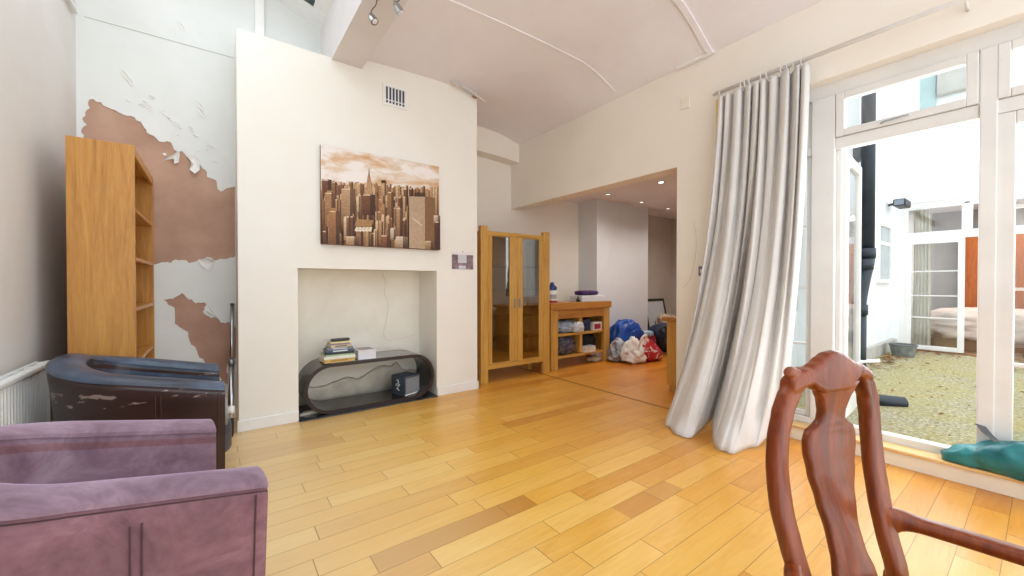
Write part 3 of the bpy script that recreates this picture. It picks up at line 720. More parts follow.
# ------------------------------------------------------------------ tub chairs
def tub_chair(label, loc, rotz, body_m, rim_m, seam_hex, rim_patch=False, rd=.024):
    t = thing('tub_chair', label, 'armchair', loc, rotz)
    hw, dep, th = .305, .60, .115      # centre-line half width, straight arm length, wall thickness
    # path: near arm (y=-hw) front -> back arc -> far arm front ; chair faces +x
    path = []
    xf, rc = .325, .25
    for k in range(9): path.append((Vector((xf - (xf+.05)*k/8, -hw)), Vector((0, -1)), k/8*.5))
    for k in range(1, 12):
        a = R(-90 - 90*k/12); path.append((Vector((-.05 + rc*math.cos(a), -hw+rc + rc*math.sin(a))), Vector((math.cos(a), math.sin(a))), .5+.5*k/12))
    L2 = 2*(hw-rc)
    for k in range(0, 3): path.append((Vector((-.05-rc, -hw+rc + L2*k/2)), Vector((-1, 0)), 1))
    for k in range(1, 12):
        a = R(180 - 90*k/12); path.append((Vector((-.05 + rc*math.cos(a), hw-rc + rc*math.sin(a))), Vector((math.cos(a), math.sin(a))), 1-.5*k/12))
    for k in range(9): path.append((Vector((-.05 + (xf+.05)*k/8, hw)), Vector((0, 1)), .5-k/8*.5))
    def sec(p, n, b, z0, inner_drop, grow=0):
        zt = .66 + .175*b
        o = []
        def pt(off, z): q = p + n*off; return (q.x, q.y, z)
        o.append(pt(th/2 - .075 + grow, z0)); o.append(pt(th/2 - .03 + grow, z0 + .22)); o.append(pt(th/2 + grow, zt - .10))
        for k in range(9):
            a = R(0 + 180*k/8); o.append(pt((th/2+.006+grow)*math.cos(a), zt - .055 + .055*math.sin(a) + grow))
        o.append(pt(-th/2, zt - .10)); o.append(pt(-th/2, inner_drop)); o.append(pt(-th/2 + .02, z0))
        return o
    bm = B(); loft(bm, [sec(p, n, b, .075, .30) for p, n, b in path])
    for f in bm.faces:
        pass
    o = obj('shell', bm, [body_m], t, 'auto')
    # rim: upholstered roll along the top
    bm = B(); secs = []
    for p, n, b in path:
        zt = .66 + .175*b; s = []
        for k in range(9):
            a = R(-8 + 196*k/8); q = p + n*((th/2+.010)*math.cos(a)); s.append((q.x, q.y, zt - rd + (rd+.005)*math.sin(a)))
        for k in range(5):
            a = R(188 - 196*k/4); q = p + n*((th/2-.02)*math.cos(a)); s.append((q.x, q.y, zt - rd - .008 + .02*math.sin(a)))
        secs.append(s)
    obj('arm_roll', loft(bm, secs), rim_m, t, 'auto')
    # inside lining
    bm = B(); secs = []
    for p, n, b in path:
        zt = .66 + .175*b
        q, q2 = p - n*(th/2+.004), p - n*(th/2-.01)
        secs.append([(q.x, q.y, .34), (q.x, q.y, zt-.022), (q2.x, q2.y, zt-.02), (q2.x, q2.y, .34)])
    obj('inside_back', loft(bm, secs), rim_m, t, 'auto')
    # seat
    bm = B(); r = rrect(.62, .49, .10, 6); secs = []
    for z, s in ((.24, .97), (.26, 1.0), (.38, 1.0), (.41, .985), (.425, .93), (.43, .8)): secs.append([(u*s + .055, w*s, z) for u, w in r])
    obj('seat_cushion', loft(bm, secs), rim_m, t, 'auto')
    obj('seat_base', bx(-.24, .32, -.25, .25, .075, .245, .01), body_m, t)
    for x in (-.20, .28):
        for y in (-.25, .25): obj('leg', loft(B(), [[(x+s*a, y+s*b, z) for a, b in ((-1, -1), (1, -1), (1, 1), (-1, 1))] for z, s in ((0, .018), (.08, .026))]), M['ebony'], t)
    # stitched seams
    sm = plain('stitching_' + seam_hex, '#'+seam_hex, .6); bm = B()
    for sgn in (-1, 1):
        for x in (.045, .065):
            tube(bm, [(x, sgn*(hw+th/2-.075), .085), (x, sgn*(hw+th/2-.03+.001), .295), (x, sgn*(hw+th/2+.001), .575), (x, sgn*(hw+th/2+.008), .645)], .0022, 5)
        tube(bm, [(xf-.03, sgn*(hw+th/2-.075), .085), (xf-.03, sgn*(hw+th/2-.03+.001), .295), (xf-.03, sgn*(hw+th/2+.001), .545), (xf-.03, sgn*(hw+th/2+.009), .622)], .0022, 5)
    line = [(p + n*(th/2+.003), .632 + .175*b - .012) for p, n, b in path]
    tube(bm, [(q.x, q.y, z) for q, z in line], .002, 5)
    obj('seam', bm, sm, t)
    if rim_patch:
        obj('arm_front_patch', loft(B(), [[(xf+.004+dx, -hw+.0+ .045*math.cos(a), .50+.075*math.sin(a)) for a in [2*math.pi*k/14 for k in range(14)]] for dx in (-.006, .008)]), plain('worn_grey_leather', '#a39e98', .5, vary=.2), t)
    return t
tub_chair('purple velour tub chair in front of the black leather one', (-.275, 1.60, 0), R(90-79), M['velvet_panel'], M['velvet'], '4a3038')
tub_chair('dark leather tub chair with blue sky sheen painted on its rim, between purple chair and bookcase', (-.30, 2.985, 0), R(90-88), M['leather'], M['leather_rim'], '4a2a22', True, .026)

# ------------------------------------------------------------------ metal pole leaning by the chimney
sp_ = thing('telescopic_pole', 'silver telescopic pole with black foot leaning in the alcove corner', 'pole', (.085, 3.80, 0))
d = Vector((.03, .44, 1.0)); f = lambda z: tuple(d*z)
obj('lower_tube', tube(B(), [f(.06), f(.56)], .021, 14), M['chrome'], sp_, True)
obj('upper_tube', tube(B(), [f(.54), f(1.02)], .016, 14), M['chrome'], sp_, True)
obj('collar', tube(B(), [f(.53), f(.57)], .025, 14), M['steel'], sp_, True)
obj('clip', tube(B(), [f(.17), f(.22)], .027, 14), M['white_plastic'], sp_, True)
obj('foot', tube(B(), [f(.005), f(.03), f(.10), f(.17)], [.016, .022, .024, .018], 14), M['black'], sp_, True)
obj('end_cap', tube(B(), [f(1.015), f(1.03)], [.018, .015], 14), M['grey_plastic'], sp_, True)

# ------------------------------------------------------------------ coffee table (stadium loop)
ct = thing('coffee_table', 'dark lacquered oval loop coffee table standing in the fireplace recess', 'coffee table', (1.243, 4.105, .012))
Lh, Hh = .625, .46
def stad(ins):
    r = Hh/2 - ins; xc = Lh - Hh/2; o = []
    for k in range(17): a = R(-90 + 180*k/16); o.append((xc + r*math.cos(a), Hh/2 + r*math.sin(a)))
    for k in range(17): a = R(90 + 180*k/16); o.append((-xc + r*math.cos(a), Hh/2 + r*math.sin(a)))
    return o
bm = B(); yd = .195
oa, ia = stad(0), stad(.032)
loft(bm, [[(x, -yd, z) for x, z in oa], [(x, yd, z) for x, z in oa], [(x, yd, z) for x, z in ia], [(x, -yd, z) for x, z in ia]], ring=True, cap=False)
obj('loop_frame', bm, M['ebony'], ct, 'auto')
mid = stad(.0); i2 = stad(.03)
bm = B(); loft(bm, [[(x, -yd-.003, z) for x, z in stad(.0)], [(x, -yd-.003, z) for x, z in stad(.032)]], cap=False)
obj('edge_band', bm, plain('dark_brown_edge', '#2a1814', .35, vary=.2), ct)
bm = B(); r_ = [(x, z) for x, z in stad(-.0015) if z > Hh-.06 and abs(x) < .53]
obj('top_panel', bx(-.40, .40, -yd+.003, yd-.003, Hh-.001, Hh+.002), plain('lacquer_wall_reflection', '#8a8a88', .2, vary=.15), ct)  # grey of the reflected wall painted onto the dark top
obj('foot', bx(-.35, .35, -.12, .12, 0, .004), M['black'], ct)
ZT = .012 + Hh + .002
# books in the stack (bottom first): width along x, depth, thickness, cover, page offsets
def book(label, x, y, z, w, dpt, th, hexc, rot, group, spine=None):
    b = thing('book', label, 'book', (x, y, z), R(rot), group)
    m = plain('cover_'+hexc, '#'+hexc, .45, vary=.06, scale=20)
    bm = B(); box(bm, -w/2, w/2, -dpt/2, dpt/2, 0, .003); box(bm, -w/2, w/2, -dpt/2, dpt/2, th-.003, th); box(bm, -w/2, w/2, -dpt/2, -dpt/2+.004, .003, th-.003)
    obj('cover', bm, m, b)
    obj('pages', bx(-w/2+.006, w/2-.006, -dpt/2+.004, dpt/2-.006, .003, th-.003), M['pages'], b)
    if spine: obj('spine_label', bx(-w*.3, w*.25, -dpt/2-.0008, -dpt/2, th*.25, th*.75), plain('spine_'+spine, '#'+spine, .5), b)
    return z + th
M['pages'] = plain('book_pages', '#ece4d2', .8, vary=.08, scale=60)
z = ZT; G = 'books stacked on the coffee table'
stack = [('ochre spined book at the bottom of the coffee table stack', .27, .235, .034, 'd8b36a', 2, 'b98f45'),
         ('white book second from bottom of the coffee table stack', .275, .225, .026, 'e8ebe0', -1, None),
         ('pale green thin book third from bottom of the coffee table stack', .255, .21, .015, 'a8c4a0', 3, None),
         ('black spined book in the lower middle of the coffee table stack', .25, .19, .020, '2c2f38', -5, None),
         ('deep blue book in the middle of the coffee table stack', .235, .18, .021, '3d5878', 2, 'dfe6ee'),
         ('grey blue book just above the deep blue one in the stack', .225, .175, .023, '7d8494', -4, 'c9cdd8'),
         ('cream book with brown band near top of the stack', .19, .15, .020, 'd9cba8', 5, '7a6040'),
         ('mauve grey paperback third from top of the stack', .175, .14, .018, '9c8f98', -3, None),
         ('yellow cream booklet directly beneath the black case on the stack', .19, .14, .012, 'eee0ad', 2, None)]
for k, (lb, w, dp, th, hx, rt, spn) in enumerate(stack):
    z = book(lb, .925 + .012*(hsh(k, 3)-.5) + k*.001, 4.04 - .005*k + .01*(hsh(k, 9)-.5), z, w, dp, th, hx, rt, G, spn)
cs = thing('glasses_case', 'black slim case lying on top of the book stack', 'case', (.945, 4.0, z), R(4))
obj('case_body', loft(B(), [[(u*s, w*s, zz) for u, w in rrect(.17, .075, .03, 5)] for zz, s in ((0, .94), (.006, 1), (.014, 1), (.022, .92))]), M['black'], cs, 'auto')
obj('zip', loft(B(), [[(u*1.005, w*1.005, zz) for u, w in rrect(.17, .075, .03, 5)] for zz in (.0095, .0115)]), M['grey_plastic'], cs)
pp = thing('folded_paper', 'folded grey white leaflet beside the black case on the book stack', 'paper', (.875, 4.07, z), R(20))
obj('sheet', loft(B(), [[(-.06, y, .002+zz), (0, y, .010+zz), (.06, y, .004+zz), (.06, y, .0055+zz), (0, y, .0115+zz), (-.06, y, .0035+zz)] for y, zz in ((-.05, 0), (.05, .004))]), plain('leaflet', '#cfd2d4', .6), pp)
b = thing('book', 'thick white hardback lying flat right of the book stack', 'book', (1.185, 4.055, ZT), R(-3), None)
bm = B(); box(bm, -.085, .085, -.12, .12, 0, .004); box(bm, -.085, .085, -.12, .12, .081, .085); box(bm, -.085, -.081, -.12, .12, .004, .081)
obj('cover', bm, plain('white_cover', '#e9e9ee', .4, vary=.03), b)
obj('pages', bx(-.081, .079, -.115, .115, .004, .081), plain('white_pages', '#e4e4ee', .8), b)
obj('cover_picture', bx(-.07, .07, -.08, .09, .085, .0855), plain('cover_art', '#b9aaa6', .5, vary=.2, scale=15), b)
# grey box
gb = thing('storage_box', 'square slate grey box with white script mark inside the coffee table', 'box', (1.61, 4.06, .012+.033), R(20))
s = .10
obj('carton', bx(-s, s, -s, s, 0, .185, .003), plain('slate_card', '#3f4a5c', .6, vary=.1), gb)
obj('lid', bx(-s-.003, s+.003, -s-.003, s+.003, .135, .20, .004), plain('slate_card_lid', '#4a5564', .6, vary=.1), gb)
obj('front_panel', bx(-s+.012, s-.006, -s-.0045, -s-.002, .02, .18), plain('grey_card_front', '#8a8f95', .6, vary=.06), gb)
obj('white_edge', bx(-s+.004, s, -s-.0045, -s-.002, .004, .018), M['white_plastic'], gb)
bm = B()   # white script squiggle on the left face
tube(bm, catmull([(-s-.004, .02, .15), (-s-.004, .0, .16), (-s-.004, -.01, .13), (-s-.004, .015, .12), (-s-.004, .03, .10), (-s-.004, .0, .105), (-s-.004, -.03, .12), (-s-.004, .0, .08), (-s-.004, .02, .07), (-s-.004, -.01, .06), (-s-.004, -.02, .05)], 5), .004, 6)
obj('script_mark', bm, M['white_plastic'], gb)

# ------------------------------------------------------------------ glass display cabinet
gc = thing('display_cabinet', 'tall golden oak display cabinet with two glazed doors beside the chimney', 'cabinet', (2.52, 4.02, 0))
GW, GD, GH = 1.09, .40, 1.895
for x0 in (0, GW-.105):
    obj('post', bx(x0, x0+.105, -.012, .05, 0, GH, .008), M['oak_cab'], gc)
    obj('post', bx(x0+.01, x0+.095, GD-.06, GD, 0, GH-.02, .006), M['oak_cab'], gc)
obj('side_panel', bx(.012, .03, .05, GD-.06, .17, GH-.06), M['oak_cab'], gc); obj('side_panel', bx(GW-.03, GW-.012, .05, GD-.06, .17, GH-.06), M['oak_cab'], gc)
obj('top_panel', bx(.03, GW-.03, .0, GD-.01, GH-.10, GH-.055, .004), M['oak_cab_h'], gc)
obj('bottom_panel', bx(.03, GW-.03, .0, GD-.01, .165, .225, .004), M['oak_cab_h'], gc)
obj('back_panel', bx(.03, GW-.03, GD-.02, GD-.01, .225, GH-.10), plain('cabinet_back', '#c39a58', .5, vary=.12, scale=4), gc)
for z in (.50, .78, 1.12, 1.42): obj('glass_shelf', bx(.035, GW-.035, .03, GD-.025, z, z+.008), glassmat('shelf_glass', '#b8c8be', .12), gc)
for k, x0 in enumerate((.108, GW/2+.002)):
    x1 = x0 + GW/2 - .11; dr = None
    bm = B(); fl, fr = (.055, .115) if k == 0 else (.085, .075)
    box(bm, x0, x0+fl, -.008, .014, .228, GH-.103, .003); box(bm, x1-fr, x1, -.008, .014, .228, GH-.103, .003)
    box(bm, x0+fl, x1-fr, -.004, .012, .228, .24); box(bm, x0+fl, x1-fr, -.004, .012, GH-.113, GH-.103)
    dr = obj('door', bm, M['oak_cab'], gc)
    obj('pane', bx(x0+fl-.004, x1-fr+.004, .001, .006, .236, GH-.107), M['cab_glass'], dr)
    xh = x1-.045 if k == 0 else x0+.03
    hb = B(); box(hb, xh-.009, xh+.009, -.028, -.018, .90, 1.02, .002); box(hb, xh-.006, xh+.006, -.02, -.006, .91, .925); box(hb, xh-.006, xh+.006, -.02, -.006, .995, 1.01)
    obj('handle', hb, M['steel'], dr)

# ------------------------------------------------------------------ sideboard
sb = thing('sideboard', 'low oak sideboard with two drawers and four open cubbyholes', 'sideboard', (3.685, 4.06, 0), R(2))
SW, SD, SH = 1.27, .42, .935
obj('top_slab', bx(-.025, SW+.025, -.02, SD, SH-.10, SH, .008), M['oak_red'], sb)
for x0 in (0, SW-.135): obj('leg_post', bx(x0, x0+.135, 0, .06, 0, SH-.10, .006), M['oak_cab'], sb); obj('leg_post', bx(x0+.02, x0+.115, SD-.07, SD-.01, 0, SH-.10, .006), M['oak_cab'], sb)
obj('side_panel', bx(.02, .04, .05, SD-.06, .14, SH-.10), M['oak_cab'], sb); obj('side_panel', bx(SW-.04, SW-.02, .05, SD-.06, .14, SH-.10), M['oak_cab'], sb)
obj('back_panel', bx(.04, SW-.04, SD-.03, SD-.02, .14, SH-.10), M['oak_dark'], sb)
for k in range(2):
    x0 = .138 + k*.502; dr = obj('drawer', bx(x0, x0+.492, .005, .30, SH-.225, SH-.103, .003), M['oak_red'], sb)
    obj('finger_groove', bx(x0+.15, x0+.34, .003, .006, SH-.226, SH-.221), M['oak_dark'], dr)
obj('divider', bx(.60, .655, .02, SD-.03, .195, SH-.228), M['oak_cab'], sb)
for z in (.165, .475): obj('shelf', bx(.135, SW-.135, .012, SD-.03, z-.012, z+.02), M['oak_cab_h'], sb)
SBZ = SH
# on the top
bt = thing('supplement_tub', 'white plastic tub with blue lid and red base band on the sideboard', 'tub', (3.80, 4.17, SH))
obj('body', lathe(B(), [(.068, .0), (.072, .01), (.072, .15), (.066, .17), (.05, .18)], 20), M['white_plastic'], bt, 'auto')
obj('base_band', lathe(B(), [(.0725, .003), (.0735, .006), (.0735, .032), (.0725, .035)], 20), plain('red_label', '#b03038', .45), bt, 'auto')
obj('lid', lathe(B(), [(.055, .178), (.066, .182), (.068, .225), (.05, .24), (.03, .26), (.028, .285), (.01, .29)], 20), plain('blue_lid', '#2c4a92', .4), bt, 'auto')
obj('label_panel', loft(B(), [[(.0732*math.cos(a), .0732*math.sin(a), z) for z in (.06, .12)] for a in [R(200+k*10) for k in range(10)]], closed=False), plain('grey_label', '#b8bcc0', .5, vary=.2, scale=30), bt)
wb = thing('flat_white_box', 'flat white box on the right of the sideboard top', 'box', (4.66, 4.30, SH), R(3))
obj('carton', bx(-.27, .27, -.12, .12, 0, .085, .004), plain('white_card', '#d9e2ee', .5, vary=.04), wb)
obj('lid', bx(-.273, .273, -.123, .123, .05, .09, .003), plain('white_card_lid', '#e3e9f2', .5, vary=.04), wb)
pc = crumple('purple_folded_cloth', (.42, .2, .075), plain('purple_cloth', '#4a2a68', .7, vary=.3, scale=14), None, (4.64, 4.30, SH+.09), R(3), 8, .12, 4, 4, 4)
tag(pc, 'folded purple cloth on the flat white box', 'cloth')
dk = crumple('dark_folded_cloth', (.40, .19, .03), M['shade_dark'], None, (4.40, 4.32, SH), R(3), 9, .1, 4, 3, 4); bpy.data.objects.remove(dk)
orn = thing('small_ornament', 'little dark green ornament at the middle of the sideboard top', 'ornament', (4.33, 4.18, SH))
obj('body', lathe(B(), [(.018, 0), (.03, .01), (.034, .03), (.022, .05), (.012, .06), (.018, .07), (.004, .08)], 12), plain('dark_green_glaze', '#3c4a3c', .4), orn, 'auto')
obj('base', lathe(B(), [(.03, -.001), (.032, .004), (.02, .006)], 12), M['black'], orn)
# in the cubbyholes
c_ = crumple('pale_plastic_bag', (.40, .24, .17), plain('pale_blue_plastic', '#b9c9dc', .35, vary=.25, scale=9), None, (4.06, 4.22, .495), 0, 11, .3, 4); tag(c_, 'crumpled pale blue carrier bag in upper left cubbyhole', 'plastic bag')
c_ = crumple('white_plastic_bag', (.17, .15, .15), plain('white_plastic_film', '#e6e6ea', .35, vary=.1, scale=9), None, (4.24, 4.10, .495), .4, 13, .4, 4); tag(c_, 'small white knotted bag at front of upper left cubbyhole', 'plastic bag')
db = thing('dark_box', 'navy carton in upper right cubbyhole of the sideboard', 'box', (4.47, 4.25, .495), R(4)); obj('carton', bx(-.10, .10, -.10, .10, 0, .17, .004), M['navy'], db); obj('flap', bx(-.10, .10, -.103, -.10, .12, .17), plain('navy_card', '#2b3660', .6), db)
rb = thing('red_white_box', 'small red and white carton in upper right cubbyhole', 'box', (4.68, 4.17, .495), R(2)); obj('carton', bx(-.10, .10, -.06, .06, 0, .125, .003), plain('white_carton', '#e3dcdc', .5), rb); obj('red_panel', bx(-.075, .07, -.0625, -.06, .02, .10), plain('red_print', '#a82836', .5, vary=.2, scale=20), rb)
c_ = crumple('grey_plastic_bag', (.40, .25, .25), plain('smoky_plastic', '#6c6a76', .25, vary=.4, scale=8, hex2='#2c2a36'), None, (4.05, 4.22, .185), 0, 15, .3, 4); tag(c_, 'stuffed dark grey carrier bag in lower left cubbyhole', 'plastic bag')
c_ = crumple('dark_shoulder_bag', (.40, .2, .25), M['shade_dark'], None, (4.60, 4.30, .185), 0, 17, .22, 3); tag(c_, 'dark soft bag at back of lower right cubbyhole', 'bag')
for k, (hx, w) in enumerate((('d8d8dc', .24), ('c8ccd4', .23), ('eeeeea', .22), ('b8c0cc', .20))):
    q = thing('magazine', ('lowest white', 'second lowest pale blue', 'third white', 'topmost grey blue')[k] + ' magazine of the pile in lower right cubbyhole', 'magazine', (4.47+.01*k, 4.16, .185+.022*k), R(6*k-8), 'magazines in the sideboard')
    obj('cover', bx(-w/2, w/2, -.09, .09, .018, .021), plain('mag_'+hx, '#'+hx, .5), q); obj('pages', bx(-w/2+.003, w/2-.003, -.088, .088, 0, .018), M['pages'], q)
c_ = crumple('beige_cloth', (.26, .2, .08), M['beige'], None, (4.72, 4.22, 0), .3, 19, .3, 4); tag(c_, 'scrap of beige cloth on the floor under the sideboard', 'cloth')

# ------------------------------------------------------------------ bags by the back room chimney
def handles(parent, pts, r, mat): return obj('handle', tube(B(), catmull(pts, 6), r, 7), mat, parent, True)
def checker(name, c1, c2, scale, rough=.45, thr=.5):
    n = N(name); v = n.mapping(); f = n.noise(v, scale, 2, .5, 1.5)
    n.col(n.ramp(f, [(thr-.02, lin(c1)), (thr+.02, lin(c2))])); return n.set(Roughness=rough)
bluem = plain('bright_blue_tarpaulin', '#1c55b4', .35, vary=.25, scale=5)
b1 = thing('blue_shopping_bag', 'big bright blue shopping bag against back room chimney', 'bag', (5.42, 4.16, .0))
crumple('bag_body', (.66, .42, .60), bluem, b1, (0, 0, 0), R(-10), 21, .24, 1.6, 5, 3.4, (0, 0), .8, .12, .3)
handles(b1, [(-.2, -.2, .38), (-.1, -.25, .46), (.1, -.25, .44), (.2, -.2, .34)], .012, bluem)
obj('white_print', plate(B(), [(-.14, .33), (-.09, .36), (-.05, .33), (-.09, .29)], -.225, -.215), M['white_plastic'], b1)
b2 = thing('grey_carrier_bag', 'grey white carrier bag on the floor at the foot of the blue bag', 'bag', (5.03, 4.0, 0))
crumple('bag_body', (.40, .28, .34), checker('grey_print_plastic', '#8a8d96', '#c4c6cc', 6), b2, (0, 0, 0), 0, 23, .38, 1.7, 5, 2.6, (0, 0), .8, .2, .45)
handles(b2, [(-.05, -.12, .22), (-.04, -.16, .30), (.04, -.16, .30), (.05, -.12, .22)], .008, M['white_plastic'])
b3 = thing('red_white_carrier_bag', 'white carrier bag with red print lying in front of the pile', 'bag', (5.25, 3.76, 0))
crumple('bag_body', (.44, .30, .38), M['white_plastic'], b3, (-.14, 0, 0), R(-8), 25, .42, 1.5, 5, 2.6, (-.1, 0), .8, .25, .6)
crumple('red_panel', (.58, .28, .40), checker('red_print_plastic', '#b3222e', '#e3d4d4', 9, .4, .56), b3, (.20, -.06, 0), R(-14), 27, .22, 1.6, 5, 2.2, (-.35, 0), .8, .2, .7)
handles(b3, [(-.16, -.10, .26), (-.17, -.16, .40), (-.08, -.17, .43), (-.04, -.12, .30)], .016, M['white_plastic'])
b4 = thing('patterned_red_bag', 'red patterned bag tucked between blue bag and navy bag', 'bag', (5.80, 4.08, 0))
crumple('bag_body', (.46, .30, .40), checker('red_pattern_cloth', '#8e2436', '#c9a0a8', 11, .6, .58), b4, (0, 0, 0), 0, 29, .3, 1.8, 5, 2.6, (0, 0), .8, .12)
crumple('inner_cloth', (.3, .2, .1), plain('pale_blue_cloth', '#a9bcd2', .7), b4, (-.05, -.06, .32), 0, 31, .3, 3)
b5 = thing('navy_holdall', 'dark navy patterned holdall slumped in front of the leaning frame', 'bag', (6.32, 3.94, 0))
bm = B(); secs = []
for k in range(13):
    t = k/12; x = -.34 + .62*t; zc = .40 - .27*t; hh = .09 + .10*math.sin(math.pi*min(1, t*1.05))
    secs.append([(x + .42*hh*1.0*w[1], u_ := w[0]*(.17+.06*math.sin(math.pi*t)), max(0.0, zc - .0 + hh*1.25*w[1])) for w in [(math.cos(2*math.pi*j/18), math.sin(2*math.pi*j/18)) for j in range(18)]])
for s_ in secs:
    for j, p in enumerate(s_):
        q = Vector(p)*6; s_[j] = (p[0]+.02*mn.noise(q), p[1]+.025*mn.noise(q+Vector((3, 1, 2))), max(0, p[2]+.02*mn.noise(q+Vector((7, 2, 5)))))
obj('bag_body', loft(bm, secs), checker('navy_pattern_cloth', '#172038', '#2c4a72', 8, .55, .6), b5, True)
handles(b5, [(-.3, -.15, .44), (-.42, -.18, .50), (-.47, -.14, .44), (-.36, -.12, .38)], .016, M['shade_dark'])
fr = thing('leaning_picture_frame', 'black framed city photograph leaning on far wall behind the bags', 'picture frame', (7.13, 4.60, 0), R(-2))
tl = Matrix.Rotation(R(-12), 4, 'X')
bm = B()
for a in ((-.33, .33, 0, .05), (-.33, .33, .87, .92), (-.33, -.285, .05, .87), (.285, .33, .05, .87)): box(bm, a[0], a[1], -.012, .012, a[2], a[3], .002, tl)
obj('frame', bm, M['black'], fr)
obj('mount', bx(-.285, .285, -.004, 0, .05, .87, mat=tl), plain('picture_mount', '#cfd3da', .5), fr)
bm = B()
for k in range(16):
    x = -.21+k*.026; h = .10+.18*hsh(k, 2); box(bm, x, x+.024, -.0065, -.004, .18, .18+h+(.1 if k in (5, 9) else 0), mat=tl)
box(bm, -.22, .22, -.006, -.004, .13, .19, mat=tl)
obj('printed_picture', bm, plain('grey_print', '#6b7078', .5, vary=.3, scale=20), fr)
cs2 = thing('beige_cushion', 'beige patterned cushion leaning beside the navy holdall', 'cushion', (7.0, 4.30, .25), 0)
crumple('cover', (.44, .22, .38), checker('beige_pattern', '#c9b8a4', '#a38f7c', 12, .8, .55), cs2, (0, 0, 0), R(-8), 33, .08, 2, 4, 3.4, (-.35, .1))
obj('piping', tube(B(), [(-.2, -.06, .02), (.2, -.09, .02)], .008, 6), M['beige'], cs2)
bx_ = thing('cardboard_box', 'pale open carton under the beige cushion', 'box', (7.02, 4.28, 0), R(-6))
obj('carton', bx(-.26, .26, -.17, .17, 0, .25, .004), plain('pale_card', '#d8cdb8', .8), bx_); obj('flap', bx(-.26, .26, -.20, -.17, .235, .245), plain('pale_card_flap', '#e0d6c2', .8), bx_)

# wooden cabinet end just past the opening
wc = thing('wooden_chest', 'light wood chest just showing past the opening edge', 'chest', (4.10, 2.0, 0))
obj('carcass', bx(0, .8, .04, .58, .06, .785, .004), M['oak_cab'], wc); obj('top', bx(-.04, .83, .0, .62, .785, .83, .006), M['oak_red'], wc); obj('plinth', bx(.02, .78, .06, .56, 0, .06), M['oak_cab'], wc)

# ------------------------------------------------------------------ ceiling lamps
for k, (x, y, lb) in enumerate([(4.907, 4.103, 'recessed steel downlight above the sideboard'), (5.845, 4.16, 'recessed steel downlight above the back room chimney'), (4.914, 3.188, 'recessed steel downlight nearest the opening edge'), (6.731, 4.219, 'recessed steel downlight farthest back by the end wall')]):
    dl = thing('downlight', lb, 'downlight', (x, y, 2.6), 0, 'back room downlights')
    bm = B(); prf = [(.052, 0), (.052, -.006), (.036, -.008), (.034, .0)]
    obj('bezel', loft(bm, [[(r*math.cos(2*math.pi*j/20), r*math.sin(2*math.pi*j/20), z) for r, z in prf] for j in range(20)], ring=True, cap=False), M['steel'], dl, True)
    nm = N('lamp_glow'); nm.b.inputs['Emission Color'].default_value = (1, .95, .88, 1)
    obj('lamp', lathe(B(), [(.034, -.003), (.03, -.006), (.001, -.007)], 16), nm.set(Emission_Strength=(6 if k == 2 else 1.2), Roughness=.3), dl)
for k, (x, y) in enumerate(((.930, 3.01), (1.03, 2.78))):
    sl = thing('spotlight', ('small chrome spotlight hanging on its flex under the beam', 'chrome spotlight on the beam nearest the room, beside the flex hung one')[k], 'spotlight', (x, y, 3.236), R(40*k))
    obj('mount', lathe(B(), [(.025, 0), (.025, -.012), (.008, -.016)], 14), M['chrome'], sl, 'auto', loc=(.0, -.16 if k == 0 else .0, 0))
    obj('flex', tube(B(), catmull([(0, -.16 if k == 0 else 0, -.01), (.004, -.11 if k == 0 else 0, -.035), (.0, -.04, -.03), (0, 0, -.05)], 6), .004, 6), M['grey_plastic'], sl, True)
    obj('head', tube(B(), [(0, 0, -.04), (.004, -.008, -.055), (.012, -.02, -.08), (.022, -.032, -.105)], [.012, .022, .028, .03], 14), M['chrome'], sl, 'auto')
    obj('lamp', tube(B(), [(.0215, -.0315, -.103), (.023, -.0335, -.109)], [.024, .018], 12), plain('lamp_face', '#e9e9ee', .2), sl)

# ------------------------------------------------------------------ mahogany elbow chair
ch = thing('dining_armchair', 'carved mahogany armchair with vase shaped back splat by the patio door', 'chair', (1.25, .334, 0), R(-15))
ZC = .99; rk = math.tan(R(6.6))
def bp(a, b, off=0):
    """point on the raked back: a across, b down from the shoulder; off towards the sitter (-y local)"""
    spoon = .030*math.sin(min(1, max(0, (b-.02)/.5))*math.pi)
    return Vector((a, -b*rk + spoon - off, ZC - b))
def interp(tab, b):
    if b <= tab[0][0]: return tab[0][1]
    for (a, va), (c, vc) in zip(tab, tab[1:]):
        if b <= c: 
            t = (b-a)/(c-a); t = t*t*(3-2*t) if True else t
            return va + (vc-va)*t
    return tab[-1][1]
def strip_secs(rows, th):
    """rows: (pL, pR) points; rounded slab section between them, thickness th along local y"""
    secs = []
    for pl, pr in rows:
        c = (pl+pr)/2; h = (pr-pl)/2; hl = h.length; ud = h.normalized() if hl > 1e-6 else Vector((1, 0, 0))
        rr = min(th*.42, hl*.5)
        secs.append([c + ud*u + Vector((0, w, 0)) for u, w in rrect(hl*2, th, rr, 3)])
    return secs
OUT = [(-.004, .112), (.02, .150), (.05, .182), (.10, .204), (.155, .215), (.225, .222), (.32, .224), (.40, .216), (.47, .208), (.56, .205)]
INN = [(-.004, .09), (.02, .098), (.05, .122), (.10, .146), (.155, .160), (.225, .165), (.32, .162), (.40, .155), (.47, .150), (.56, .150)]
fbm = B()
for sg in (-1, 1):
    rows = []
    for k in range(31):
        b = -.004 + .574*k/30; o_, i_ = interp(OUT, b), interp(INN, b)
        if sg < 0: o_ -= .014*min(1, max(0, b/.1)); i_ -= .006
        p, q = bp(sg*i_, b), bp(sg*o_, b); rows.append((p, q) if sg > 0 else (q, p))
    loft(fbm, strip_secs(rows, .036))
